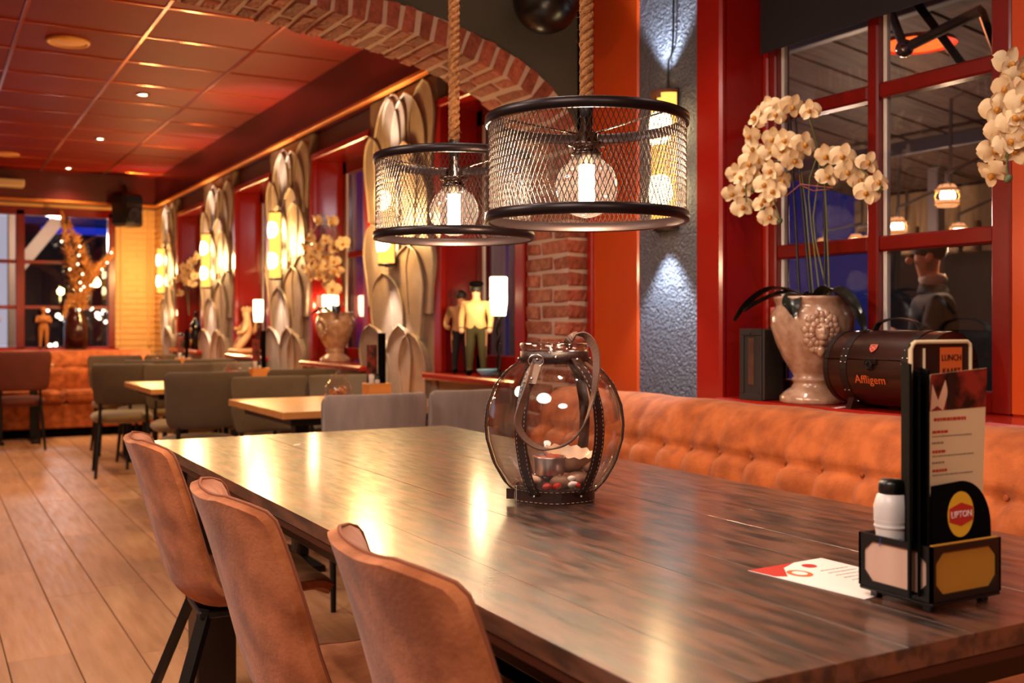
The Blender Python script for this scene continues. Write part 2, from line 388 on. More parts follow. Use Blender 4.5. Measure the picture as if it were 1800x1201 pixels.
# ---- back room window wall
wins = [(4.045, 4.98), (5.90, 7.0), (7.95, 9.04), (10.12, 11.34)]
cols_ = [(4.98, 5.90), (7.0, 7.95), (9.04, 10.12), (11.34, 12.09)]
b = MB(); b.box(WX + .02, AB, 0, 2.7, YE, SILL - .03)
wr = struct(b.build('wall_right', 'stucco'), 'wall under the back room windows')
for i, (y0, y1) in enumerate(wins):
    hz = 2.30
    b = MB(); b.box(2.40, y0, hz, 2.7, y1, ZB); struct(b.build('trim_%d' % (i + 2), 'head'), 'brown lintel above back room window')
    b = MB(); X1 = 2.56
    # deep red casing: lining boards and face boards
    b.cb(WX + .005, y0, SILL, 2.66, y0 + .035, hz, .005); b.cb(WX + .005, y1 - .035, SILL, 2.66, y1, hz, .005)
    b.cb(WX - .01, y0, hz - .035, 2.66, y1, hz + .01, .006)
    b.cb(WX - .008, y0, SILL, WX + .03, y0 + .08, hz, .006); b.cb(WX - .008, y1 - .08, SILL, WX + .03, y1, hz, .006)
    wn = struct(b.build('window_%d' % (i + 2), 'redtrim'), 'tall red framed window in the back room')
    b = MB(); a0, a1 = y0 + .04, y1 - .04
    b.cb(X1, a0, SILL + .01, X1 + .05, a0 + .075, hz - .03, .006); b.cb(X1, a1 - .075, SILL + .01, X1 + .05, a1, hz - .03, .006)
    b.cb(X1, a0, hz - .12, X1 + .05, a1, hz - .03, .006); b.cb(X1, a0, SILL + .01, X1 + .05, a1, SILL + .09, .006)
    b.build('sash', 'redwood', wn)
    MB().cb(X1, a0 + .07, 1.60, X1 + .04, a1 - .07, 1.64, .005).build('glazing_bar', 'redwood', wn)
    MB().cb(X1, (a0 + a1) / 2 - .02, SILL + .09, X1 + .04, (a0 + a1) / 2 + .02, hz - .12, .005).build('glazing_bar', 'redwood', wn)
    MB().box(X1 - .004, a1 - .10, SILL + .09, X1 + .004, a1 - .078, hz - .12).build('weather_strip', 'white', wn)
    for q, (p0, p1) in enumerate(((a0 + .075, (a0 + a1) / 2 - .02), ((a0 + a1) / 2 + .02, a1 - .075))):
        MB().box(X1 + .02, p0, SILL + .09, X1 + .024, p1, 1.60).build('pane', 'glass', wn)
        MB().box(X1 + .02, p0, 1.64, X1 + .024, p1, hz - .12).build('pane', 'glass', wn)
    MB().cb(WX - .07, y0 - .02, SILL - .035, 2.62, y1 + .02, SILL, .008).build('sill', 'redtrim', wn)
# ---- relief columns with plaster leaves
def leaf_mesh(L_, W_, lean, lift, curl):
    """leaf standing against the wall: local y along wall, z up, -x out"""
    b = MB()
    def wid(t): return W_ * .80 * ((.78 + .22 * (t / .55)) if t < .55 else max(0, 1 - ((t - .55) / .45) ** 2) ** .62)
    def P(u, t, off=0):
        s_ = 2 * u - 1; y = lean * t * t + s_ * wid(t); z = L_ * t
        x_ = -(.004 + lift * .25 * t ** 1.5 + curl * abs(s_) ** 4 * (.3 + .7 * t)) - off
        return (x_, y, z)
    b.grid(lambda u, t: P(u, t), 8, 14)
    rim = [P(0, i / 14, .002) for i in range(15)] + [P(1, i / 14, .002) for i in range(13, -1, -1)]
    b.tube(rim, [.0065 if 2 < i < 27 else .005 for i in range(len(rim))], 6)
    n = len(rim); b.add([r for r in rim] + [(.02, r[1], r[2]) for r in rim], [(i, i + 1, n + i + 1, n + i) for i in range(n - 1)])
    return b.data('leaf', 'leafst')
LEAVES = [  # y fraction (0 near .. 1 far), z of root, length, width, lean, lift
 (.30, 1.80, .62, .30, .06, .03), (.72, 1.78, .66, .26, -.05, .03), (.12, 1.95, .50, .22, -.05, .02), (.55, 2.05, .40, .22, .03, .02), (.90, 1.75, .50, .20, .08, .02),
 (.42, 1.60, .55, .26, -.06, .05), (.66, 1.55, .50, .24, .05, .05), (.20, 1.55, .48, .26, .06, .04),
 (.84, 1.25, .48, .26, .08, .035), (.12, 1.20, .45, .24, -.05, .035), (.33, 1.02, .56, .30, -.04, .05), (.64, .92, .52, .32, .05, .055),
 (.88, .72, .42, .30, .05, .06), (.46, .68, .46, .24, -.06, .07), (.20, .66, .44, .24, .02, .06)]
lms = [leaf_mesh(L_, W_, ln, lf, .006) for (_, _, L_, W_, ln, lf) in LEAVES]
for ci, (y0, y1) in enumerate(cols_):
    b = MB(); b.cb(WX, y0, .0, 2.68, y1, ZB, .012)
    cw = struct(b.build('wall_right', 'stucco'), 'grey plaster pier with raised leaves between back room windows')
    if ci < 3 or True:
        for k, (fy, z, L_, W_, ln, lf) in enumerate(LEAVES):
            if ci == 3 and fy > .8: continue
            Lm = min(1.0, (ZB - .02 - z) / L_)
            inst(lms[k], 'leaf', cw, (WX - .002 - .001 * k, y0 + .06 + fy * (y1 - y0 - .12) * (1 if ci != 1 else 1), z), sc=(1, .92 if ci < 3 else .8, Lm * (1, .96, .9, .97)[ci]))
# ---- white brick corner
bc = struct(MB().box(WX + .03, 12.09, 0, 2.7, YE, ZB).build('wall_right', 'bricky'), 'cream painted brick wall in the far corner')
wf = struct(MB().box(1.93, YE - .28, 0, 2.4, YE, ZB).box(XL, YE - .28, 0, 1.93, YE, SILL - .05).box(XL, YE - .28, ZB - .03, 1.93, YE, ZB).build('wall_far', 'bricky'), 'cream painted brick wall at the far end')
b = MB(); b2 = MB(); z = .02; k = 0
while z < ZB - .06:
    y = 12.095 - (k % 2) * .11
    while y < YE - .28:
        ya = max(y, 12.095); b.box(WX + .018, ya, z, WX + .04, min(y + .21, YE - .28), z + .056); y += .222
    x = 1.94 - (k % 2) * .11
    while x < WX + .03:
        b2.box(max(x, 1.94), YE - .292, z, min(x + .21, WX + .03), YE - .27, z + .056); x += .222
    z += .068; k += 1
tag(b.build('brick_courses', 'bricky', bc), kind='stuff'); tag(b2.build('brick_courses', 'bricky', wf), kind='stuff')
# ---- far window
FY = YE - .22
fw = MB()
x0f, x1f = -1.6, 1.90
for X in (x0f, -.45, .30, .95, x1f - .0): fw.cb(X - .045, FY - .05, SILL - .05, X + .045, FY + .05, 2.40, .006)
fw.cb(x0f - .04, FY - .05, 2.34, x1f + .04, FY + .05, ZB - .01, .006); fw.cb(x0f - .04, FY - .05, SILL - .06, x1f + .04, FY + .05, SILL + .0, .006)
fwo = struct(fw.build('window_6', 'redwood'), 'wide red framed window across the far wall')
MB().cb(1.40, FY - .03, SILL, 1.435, FY + .03, 2.35, .005).build('glazing_bar', 'dark', fwo)
for z in (1.33, 1.83): MB().cb(x0f, FY - .03, z - .02, x1f, FY + .03, z + .02, .005).build('glazing_bar', 'redwood', fwo)
xs = [x0f, -.45, .30, .95, x1f]; zs = [SILL, 1.33, 1.83, 2.34]
for i in range(4):
    for j in range(3): MB().box(xs[i] + .045, FY, zs[j] + .02, xs[i + 1] - .045, FY + .004, zs[j + 1] - .02).build('pane', 'glass', fwo)
struct(MB().cb(XL, 12.45, SILL - .05, 1.95, FY - .05, SILL - .02, .006).build('sill', 'redtrim'), 'red window sill behind the far bench')
bpy.data.objects['sill'] if 'sill' in bpy.data.objects else None
# ---- brick arch
IN = [(-.62, 2.395), (0, 2.385), (.45, 2.368), (.82, 2.345), (1.15, 2.315), (1.464, 2.274), (1.638, 2.251), (1.785, 2.222), (1.907, 2.184), (2.0, 2.152), (2.093, 2.110), (2.172, 2.062), (2.234, 2.006), (2.29, 1.93), (2.325, 1.84), (2.34, 1.72)]
den = cr([(p[0], 0, p[1]) for p in IN], 400)
def arclen(P):
    out = [0]
    for a, c_ in zip(P, P[1:]): out.append(out[-1] + (c_ - a).length)
    return out
al = arclen(den); TOT = al[-1]
def at_len(q):
    for i in range(len(al) - 1):
        if al[i + 1] >= q: break
    t = (q - al[i]) / max(1e-9, al[i + 1] - al[i]); p = den[i].lerp(den[i + 1], t); d = (den[i + 1] - den[i]).normalized(); return p, d
MX = -.62
TH = .105
b = MB()   # wall above the arch: strips between curve and ceiling
N_ = 60; inn = [at_len(TOT * i / N_) for i in range(N_ + 1)]
ext = [(p + Vector((-d.z, 0, d.x)) * -1 * -1 * TH) if False else (p + Vector((-d.z, 0, d.x)) * TH) for p, d in inn]
for sgn in (1, -1):
    for i in range(N_):
        e0, e1 = ext[i], ext[i + 1]
        q = lambda p: Vector((p.x if sgn > 0 else 2 * MX - p.x, 0, p.z))
        a, c_ = q(e0), q(e1)
        vs_ = [(a.x, AF + .02, a.z), (c_.x, AF + .02, c_.z), (c_.x, AF + .02, ZC), (a.x, AF + .02, ZC), (a.x, AB, a.z), (c_.x, AB, c_.z), (c_.x, AB, ZC), (a.x, AB, ZC)]
        b.add(vs_, [(0, 1, 2, 3), (4, 7, 6, 5), (0, 4, 5, 1)])
b.box(2.40, AF + .02, 1.72, 2.75, AB, ZC); b.box(XL, AF + .02, 1.72, 2 * MX - 2.42, AB, ZC)
wd_ = struct(b.build('wall_divider', 'olive'), 'dark olive wall with a brick arch between the two rooms')
b = MB()
for sgn in (1, -1):
    for i in range(N_):
        (p0, d0), (p1, d1) = inn[i], inn[i + 1]
        n0 = Vector((-d0.z, 0, d0.x)); n1 = Vector((-d1.z, 0, d1.x))
        pts = [p0 + n0 * .006, p1 + n1 * .006, p1 + n1 * (TH - .004), p0 + n0 * (TH - .004)]
        pts = [Vector((p.x if sgn > 0 else 2 * MX - p.x, AF + .006, p.z)) for p in pts]
        b.poly(pts, (0, AB - AF - .02, 0))
b.box(WX + .006, AF + .006, 0, 2.60, AB - .010, 1.74); b.box(2 * MX - 2.60, AF + .010, 0, 2 * MX - WX - .012, AB - .010, 1.74)
b.build('mortar', 'mortar', wd_)
def brick_me(w_, d_, h_, k):
    b = MB(); b.cb(-w_ / 2, -d_ / 2, -h_ / 2, w_ / 2, d_ / 2, h_ / 2, .006, jit=.005); o = fixn(b.build('brick', 'brick')); me = o.data; bpy.data.objects.remove(o); return me
BH = .054
bs_long = [brick_me(BH, .215, TH, k) for k in range(4)]; bs_short = [brick_me(BH, .118, TH, k) for k in range(4)]
q = TOT - .034; k = 0
while q > 0:
    p, d = at_len(q); n_ = Vector((-d.z, 0, d.x)); c_ = p + n_ * (TH / 2 + R.uniform(-.003, .003)); ang = math.atan2(-d.z, d.x)
    for sgn in (1, -1):
        if sgn < 0 and q < TOT - 3.4: continue
        X = c_.x if sgn > 0 else 2 * MX - c_.x
        seq = ((.118, bs_short), (.215, bs_long)) if k % 2 else ((.215, bs_long), (.118, bs_short)); y = AF
        for ln, ms_ in seq:
            inst(ms_[R.randrange(4)], 'brick', wd_, (X, y + ln / 2 + R.uniform(-.003, .003), c_.z), (0, ang * sgn, 0)); y += ln + .014
    q -= .068; k += 1
# pier bricks
pl = [brick_me(.11, .215, BH, k) for k in range(4)]; pc = [brick_me(.215, .118, BH, k) for k in range(4)]; ph = [brick_me(.11, .118, BH, k) for k in range(3)]; pb = [brick_me(.11, .215, BH, k) for k in range(3)]
z = .04; k = 0
while z < 1.70:
    for sgn in (1, -1):
        if sgn < 0 and z > 0: continue
        if k % 2: inst(pl[R.randrange(4)], 'brick', wd_, (WX + .055 + R.uniform(-.002, .002), AF + .1075, z)); inst(ph[R.randrange(3)], 'brick', wd_, (WX + .055, AF + .215 + .014 + .059, z))
        else: inst(pc[R.randrange(4)], 'brick', wd_, (WX + .1075 + R.uniform(-.002, .002), AF + .059, z)); inst(pb[R.randrange(3)], 'brick', wd_, (WX + .055, AF + .118 + .014 + .1075, z))
    z += .068; k += 1
# ---- front room right wall
b = MB(); b.cb(NX, 3.325, 0, 2.7, 3.665, ZC, .006)
op = struct(b.build('wall_right', 'orange'), 'glossy orange wooden wall panel beside the brick pier')
MB().cb(NX - .014, 3.628, 0, NX + .01, 3.668, ZC, .006).build('edge_bead', 'redtrim', op)
b = MB(); b.box(NX + .012, 2.952, 0, 2.7, 3.325, ZC)
def rough(u, v):
    return (NX + .008 - .0, 2.952 + u * .373, .85 + v * (ZC - .85))
b.grid(rough, 2, 2, smooth=False)
pw = struct(b.build('wall_right', 'plaster'), 'blue grey rough plaster strip of wall behind the front lamp')
b = MB(); b.cb(NX - .02, 2.80, 0, 2.7, 2.952, ZC, .008); rp = struct(b.build('trim_6', 'redtrim'), 'red painted post left of the front window')
MB().cb(NX - .034, 2.80, 0, NX, 2.826, ZC, .009).build('bead', 'redtrim', rp)
MB().cb(2.585, 2.775, SILL, 2.61, 2.802, ZC, .006).build('bead', 'redtrim', rp)
struct(MB().box(2.40, -2.6, 0, 2.7, 2.80, SILL - .03).build('wall_right', 'dark'), 'wall under the front windows')
sl = struct(MB().cb(2.36, -1.5, SILL - .03, 2.66, 2.80, SILL, .008).build('sill', 'redtrim'), 'dark red sill of the front windows')
struct(MB().box(2.58, -2.6, 2.5, 2.7, 2.80, ZC).build('trim_7', 'redwood'), 'red lintel above the front windows')
def front_window(n, y0, y1, label):
    zt = 2.5; xg = GX
    b = MB(); b.cb(xg - .03, y1 - .035, SILL, xg + .04, y1, zt, .005); b.cb(xg - .035, y0, SILL, xg + .04, y0 + .06, zt, .005)
    b.cb(xg - .03, y0, SILL, xg + .04, y1, SILL + .06, .005); b.cb(xg - .03, y0, zt - .05, xg + .04, y1, zt, .005)
    wn = struct(b.build('window_%d' % n, 'redwood'), label)
    ym = (y0 + .06 + y1 - .035) / 2
    zz = [SILL + .06, 1.395, 1.872, zt - .05]
    MB().cb(xg - .028, ym - .022, SILL + .06, xg + .03, ym + .022, zt - .05, .006).build('glazing_bar', 'redwood', wn)
    for z in zz[1:3]:
        for a, c_ in ((y0 + .06, ym - .022), (ym + .022, y1 - .035)): MB().cb(xg - .024, a, z - .024, xg + .03, c_, z + .024, .006).build('glazing_bar', 'redwood', wn)
    for j in range(3):
        za = zz[j] + (.024 if j else 0); zb = zz[j + 1] - (.024 if j < 2 else 0)
        for a, c_ in ((y0 + .06, ym - .022), (ym + .022, y1 - .035)):
            p = MB().box(xg, a, za, xg + .004, c_, zb).build('pane', 'glass', wn)
            MB().box(xg - .004, c_ - .016, za, xg + .012, c_ - .002, zb).build('spacer_bar', 'white', wn)
    return wn
front_window(1, 1.832, 2.775, 'red framed front window with six panes and a night view')
struct(MB().cb(2.585, 1.60, SILL, 2.70, 1.832, ZC, .006).build('trim_8', 'orange'), 'orange red post right of the front window')
front_window(7, .66, 1.60, 'red framed front window nearest the viewer')
struct(MB().box(2.58, -2.6, SILL, 2.70, .66, 2.5).build('wall_right', 'redwood'), 'red boarded wall near the viewer')
bl = tag(MB().cb(2.55, 1.86, 2.085, 2.556, 2.772, 2.76, .001).build('roller_blind', 'blind'), 'dark roller blind pulled a little way down the front window', 'blind')

# ================================================================== OUTSIDE (terrace at night)
g = struct(MB().box(2.75, -3, -.1, 12, 30, -.03).box(-14, YE + .1, -.1, 2.75, 34, -.03).build('ground', 'ground'), 'dark paving outside the windows')
tr = struct(MB().poly([(2.8, -3, 3.05), (2.8, 7, 3.05), (7.6, 7, 2.35), (7.6, -3, 2.35)], (0, 0, .05)).build('terrace_roof', 'tplank'), 'sloping boarded roof over the terrace outside')
for i in range(30):
    y = -2.9 + i * .33
    MB().poly([(2.8, y, 3.04), (2.8, y + .3, 3.04), (7.6, y + .3, 2.34), (7.6, y, 2.34)], (0, 0, -.02)).build('roof_board', 'tplank', tr)
for i, (x, z) in enumerate(((4.2, 2.76), (6.2, 2.47))):
    MB().cb(x, -3, z - .1, x + .06, 7, z, .004).build('roof_beam', 'tbeam', tr)
b = MB(); b.cb(7.6, -3, 2.0, 7.7, 7, 2.3, .004)
for k in range(60): b.tube([(7.62 + .03 * (k % 2), -2.5 + k * .15, 2.28), (7.64 - .04 * (k % 3), -2.5 + k * .15, 1.75)], [.05, .06], 6)
tag(b.build('gathered_curtain', 'sand'), 'pale gathered cloth hanging under the far terrace roof edge', 'curtain')
tag(MB().cb(5.6, 3.30, -.03, 5.78, 3.48, 2.5, .01).build('terrace_post', 'post'), 'grey terrace post standing outside the front window', 'post')
tag(MB().cb(7.0, 5.6, -.03, 7.1, 5.7, 2.4, .01).build('terrace_post', 'post'), 'distant terrace post seen low through the left panes', 'post')
LP = [((1665, 345), 4.6, 'amber terrace lamp highest in the right middle pane'), ((1577, 399), 5.4, 'amber terrace lamp beside the middle window bar'), ((1685, 408), 6.2, 'amber terrace lamp low in the right middle pane'),
      ((1505, 425), 6.6, 'amber terrace lamp low in the left middle pane'), ((1524, 427), 7.2, 'farthest amber terrace lamp beside the left pane lamp'), ((1447, 431), 7.0, 'amber terrace lamp behind the orchid stakes')]
for (uv, X, lab) in LP:
    p = atx(*uv, X); t = thing('terrace_lamp', lab, 'lamp', p, 0, 'amber lamps on the terrace'); k = 1
    MB().lathe([(.035, .06), (.058, .03), (.060, .02)], 16).build('lamp_shade', 'amber', t); MB().lathe([(.060, -.02), (.058, -.035), (.048, -.055), (.0, -.058)], 16).build('lamp_shade', 'amber', t)
    for zz in (.03, -.045): MB().lathe([(.058, zz), (.064, zz + .004), (.058, zz + .008)], 16).build('shade_ring', 'goldlab', t)
    for a in (0, 1.05, 2.1, 3.14, 4.2, 5.24): MB().tube([(.035 * cos(a), .035 * sin(a), .06), (.062 * cos(a), .062 * sin(a), 0), (.045 * cos(a), .045 * sin(a), -.055)], .004, 5).build('shade_rib', 'goldlab', t)
    MB().ball((0, 0, 0), .04).build('bulb', 'amberhot', t)
    MB().tube([(0, 0, .055), (0, 0, .12), (.35, -.12, .28 if X < 6.5 else .2), (.36, -.12, max(.3, 3.04 - .146 * (X + .36 - 2.8) - p.z))], .011, 8).build('lamp_arm', 'tbeam', t)
light('POINT', atx(1665, 345, 4.6) + Vector((0, 0, -.25)), 12, (1, .6, .35), .06); light('POINT', atx(1505, 425, 6.2) + Vector((0, 0, -.3)), 22, (1, .65, .4), .08)
light('POINT', (4.4, 4.2, 1.7), 14, (1, .65, .5), .1)
# awning arm and heater
t = thing('awning_arm', 'folding grey steel awning arm above the upper right pane', 'awning arm', (3.4, 2.2, 2.65))
p = [atx(1590, 85, 3.3), atx(1725, 18, 3.3), atx(1752, 95, 3.5), atx(1600, -10, 3.2), atx(1700, 125, 3.6)]
o = Vector((3.4, 2.2, 2.65))
MB().tube([p[0] - o, p[1] - o], .022, 4).build('arm', 'tbeam', t); MB().tube([p[1] - o, p[2] - o], .016, 4).build('arm', 'steel', t)
MB().tube([p[3] - o, p[4] - o], .022, 4).build('brace', 'steel', t); MB().ball(p[0] - o, .035).build('joint', 'chrome', t)
MB().tube([atx(1565, 20, 3.3) - o, p[0] - o], .02, 4).build('arm', 'tbeam', t)
t = thing('patio_heater', 'orange glowing patio heater behind the upper right pane', 'heater', atx(1612, 80, 3.9))
MB().lathe([(0, .05), (.16, .02), (.17, .0)], 20).build('reflector', 'orangep', t); MB().lathe([(0, -.01), (.13, .0), (.13, .012)], 20).build('heating_element', 'heat', t)
light('POINT', atx(1620, 95, 3.8), 5, (1, .25, .08), .1)
# person outside, seen from behind
def skin_body(name, bones, mi_, parent=None, sub=2):
    vs_ = [v for v, r in bones[0]]; me = bpy.data.meshes.new(name); me.from_pydata(vs_, bones[1], []); o = bpy.data.objects.new(name, me); COL.objects.link(o)
    o.modifiers.new('s', 'SKIN'); sk = me.skin_vertices[0].data
    for i, (v, r) in enumerate(bones[0]): sk[i].radius = r if isinstance(r, tuple) else (r, r)
    sk[0].use_root = True; m = o.modifiers.new('u', 'SUBSURF'); m.levels = m.render_levels = sub
    dg = bpy.context.evaluated_depsgraph_get(); dg.update(); m2 = bpy.data.meshes.new_from_object(o.evaluated_get(dg)); bpy.data.objects.remove(o)
    m2.materials.clear()
    for q in (mi_ if isinstance(mi_, list) else [mi_]): m2.materials.append(MT[q])
    for pl_ in m2.polygons: pl_.use_smooth = True; pl_.material_index = 0
    return inst(m2, name, parent)
def figure(name, label, cat, loc, rz, H, shirt, legs, skinm, hairm, arms='down', group=None, hat=None, bulk=1.0):
    """standing figure H tall, facing +x"""
    k = H / 1.75; t = thing(name, label, cat, loc, rz, group)
    J = [((0, 0, .96), (.15, .12)), ((0, 0, 1.12), (.14, .11)), ((.0, 0, 1.32), (.17, .12)), ((0, 0, 1.43), (.12, .09)), ((.01, 0, 1.50), .055), ((.03, 0, 1.57), .06), ((.03, 0, 1.66), (.085, .075)), ((.02, 0, 1.73), .06)]
    E_ = [(i, i + 1) for i in range(7)]
    if arms == 'down': A = [(.0, .2, 1.38), (.02, .26, 1.12), (.10, .25, .90), (.13, .24, .80)]
    elif arms == 'back': A = [(.0, .2, 1.38), (-.10, .27, 1.14), (.05, .30, 1.0), (.12, .22, .98)]
    else: A = [(.0, .2, 1.38), (.08, .27, 1.16), (.25, .10, 1.22), (.30, .0, 1.28)]
    rr = (.065, .048, .038, .042)
    for sg in (1, -1):
        b0 = len(J)
        for (x, y, z), r in zip(A, rr): J.append(((x, y * sg, z), r))
        E_ += [(2, b0), (b0, b0 + 1), (b0 + 1, b0 + 2), (b0 + 2, b0 + 3)]
        b0 = len(J)
        for (x, y, z), r in (((0, .10, .86), .10), ((.02, .11, .48), .065), ((-.01, .12, .12), .045), ((.02, .12, .05), .05), ((.14, .13, .035), .035)): J.append(((x, y * sg, z), r))
        E_ += [(0, b0)] + [(b0 + i, b0 + i + 1) for i in range(4)]
    J = [((x, y * (1 + (bulk - 1) * .35), z), tuple(q * bulk for q in r) if isinstance(r, tuple) else r * bulk) for (x, y, z), r in J]
    J = [((x * k, y * k, z * k), (tuple(q * k for q in r) if isinstance(r, tuple) else r * k)) for (x, y, z), r in J]
    o = skin_body('body', (J, E_), [shirt, legs, skinm, 'black'], t)
    for p_ in o.data.polygons:
        c_ = p_.center / k; lim = .80
        if c_.z > 1.50: p_.material_index = 2
        elif c_.z < .10: p_.material_index = 3
        elif abs(c_.y) > .2 and c_.z < .92 or (arms == 'up' and c_.x > .22 and c_.z > 1.15): p_.material_index = 2
        elif c_.z < .93: p_.material_index = 1
    h_ = 1 + (bulk - 1) * 1.1
    b = MB(); b.ball((.015 * k, 0, 1.69 * k), (.095 * k * h_, .088 * k * h_, .085 * k * h_)); b.build('hair', hairm, t)
    b = MB(); b.ball((.125 * k, 0, 1.62 * k), (.02 * k, .014 * k, .02 * k)); b.ball((.11 * k, .03 * k, 1.645 * k), (.012 * k,) * 3, 1); b.ball((.11 * k, -.03 * k, 1.645 * k), (.012 * k,) * 3, 1); b.build('face', [skinm, 'black'], t)
    for sg in (-1, 1): MB().ball((.03 * k, .088 * k * sg, 1.63 * k), (.02 * k, .01 * k, .028 * k)).build('ear', skinm, t)
    if hat:
        b = MB(); b.lathe([(.11 * k, 1.72 * k), (.125 * k, 1.74 * k), (.15 * k, 1.79 * k), (.12 * k, 1.83 * k), (0, 1.84 * k)], 20, c=(.02 * k, 0, 0)); b.ball((.14 * k, 0, 1.73 * k), (.07 * k, .09 * k, .014 * k)); b.build('hat', hat, t)
    return t
pp = atx(1640, 452, 4.5)
pr = figure('person', 'person in a dark jacket with a pale collar outside the lower right pane', 'person', (4.5, pp.y, -.03), 2.4, 1.62, 'jacket', 'trouser', 'skin', 'hair', 'up')
b = MB(); b.lathe([(.062, 1.375), (.072, 1.405), (.058, 1.43)], 18, sy=1.0); b.build('collar', 'collar', pr)
# beyond the far window
t = tag(MB().poly([(1.15, 15.4, 2.05), (1.15, 15.4, 1.78), (1.85, 15.4, 2.72), (1.85, 15.4, 3.0)], (0, .15, 0)).build('roof_brace', 'sand'), 'pale slanting timber brace outside the far window', 'beam')
tag(MB().cb(1.0, 15.2, 0, 1.16, 15.38, 3.4, .01).build('timber_post', 'sand'), 'pale upright timber post outside the far window', 'post')
tag(MB().cb(-4, 16.4, .2, 1.12, 16.5, 3.6, .01).build('lit_shop_front', 'litwall'), 'pale lit shop front across the street outside the far window', 'shop front')
t = tag(MB().cb(1.2, 24, -.03, 6, 24.6, 3.25, .02).build('dark_house', 'bluewall'), 'dark house far behind the far window', 'house')
MB().cb(2.2, 23.9, 3.05, 3.6, 24.05, 3.2, .01).build('sky_strip', 'skyglow', t)  # added glowing strip in place of the blue sky over the house
rr_ = random.Random(3); SL = []
for i in range(22):
    u = (102, 107, 115, 171, 180, 190, 195, 186, 130, 137, 160, 84, 12, 18, 8, 4, 140, 150, 98, 182, 175, 88)[i]; v = (555, 560, 565, 552, 551, 548, 556, 566, 544, 545, 543, 546, 550, 554, 545, 558, 548, 560, 606, 545, 560, 608)[i]
    t_ = (u - 900) / F; Y = 17.0 + rr_.random() * 3 if i > 0 else 17; d = Y / (CN - SN * t_)
    q = Vector((d * (SN + CN * t_), Y, CAMH - (v - HOR) * d / F)); o = thing('street_light', 'x', 'light', (q.x, q.y, -.03)); MB().ball((0, 0, q.z + .03), .026 if i % 3 else .036, n=10, m=6).build('globe', 'street', o); MB().tube([(0, 0, 0), (0, 0, q.z)], .01, 5).build('post', 'steel', o)
    o['u'] = u + v * .01; tag(o, 'x', 'light', 'street lights beyond the far window'); SL.append(o)

ORD = 'first second third fourth fifth sixth seventh eighth ninth tenth eleventh twelfth thirteenth fourteenth fifteenth sixteenth seventeenth eighteenth nineteenth twentieth twenty-first twenty-second'.split()
for i, o in enumerate(sorted(SL, key=lambda q: q['u'])): o['label'] = 'small bright street light low in the far window, %s from the left' % ORD[i]; del o['u']
light('POINT', (1.5, 14.4, 2.2), 45, (1, .85, .8), .1)
struct(MB().box(7.9, -3, -.03, 8.0, 7.05, 2.6).build('wall_outside', 'bluewall'), 'dark back wall of the terrace')
t = struct(MB().box(3.50, 3.9, -.03, 3.56, 12.2, .2).build('wall_outside', 'post'), 'pale upright boards added outside the back room windows in place of lit curtains')  # boards added to give the panes pale streaks like lit curtains
for i in range(30):
    if i % 4 != 3: MB().cb(3.48, 3.9 + i * .27, .2, 3.51, 3.9 + i * .27 + .18, 2.9, .004).build('board', 'post', t)
for y in (5.2, 7.4, 9.6, 11.6): light('POINT', (3.1, y, 2.1), 8, (1, .92, .95), .1)  # unseen lamps added to light these boards

# ================================================================== FOREGROUND
# ---- big dark table
TX0, TX1, TY0, TY1, TZ = .665, 1.744, .86, 3.615, .76
t = thing('dining_table', 'long dark worn wooden table with glossy board top in the foreground', 'table', (0, 0, 0))
nb = 9; bw = (TX1 - TX0) / nb
for i in range(nb):
    MB().cb(TX0 + i * bw + .0002, TY0, TZ - .028, TX0 + (i + 1) * bw - .0002, TY1, TZ - (i % 3) * .0002, .0005).build('top_board', 'ttop', t)
b = MB(); b.cb(TX0 + .004, TY0 + .004, TZ - .046, TX0 + .06, TY1 - .004, TZ - .028, .003); b.build('edge_rail', 'tredge', t)
MB().cb(TX1 - .06, TY0 + .004, TZ - .046, TX1 - .004, TY1 - .004, TZ - .028, .003).build('edge_rail', 'tredge', t)
MB().cb(TX0 + .06, TY0 + .004, TZ - .046, TX1 - .06, TY0 + .06, TZ - .028, .003).build('edge_rail', 'tredge', t)
MB().cb(TX0 + .06, TY1 - .06, TZ - .046, TX1 - .06, TY1 - .004, TZ - .028, .003).build('edge_rail', 'tredge', t)
ax0, ax1, ay0, ay1 = TX0 + .11, TX1 - .11, TY0 + .12, TY1 - .32
MB().cb(ax0, ay0, .63, ax0 + .025, ay1, TZ - .046, .003).build('apron', 'tdark', t); MB().cb(ax1 - .025, ay0, .63, ax1, ay1, TZ - .046, .003).build('apron', 'tdark', t)
MB().cb(ax0, ay0, .63, ax1, ay0 + .025, TZ - .046, .003).build('apron', 'tdark', t); MB().cb(ax0, ay1 - .025, .63, ax1, ay1, TZ - .046, .003).build('apron', 'tdark', t)
for x in (ax0 - .05, ax1 - .07):
    for y in (ay0 - .03, ay1 - .07): MB().cb(x, y, 0, x + .12, y + .12, TZ - .046, .005).build('leg', 'tdark', t)
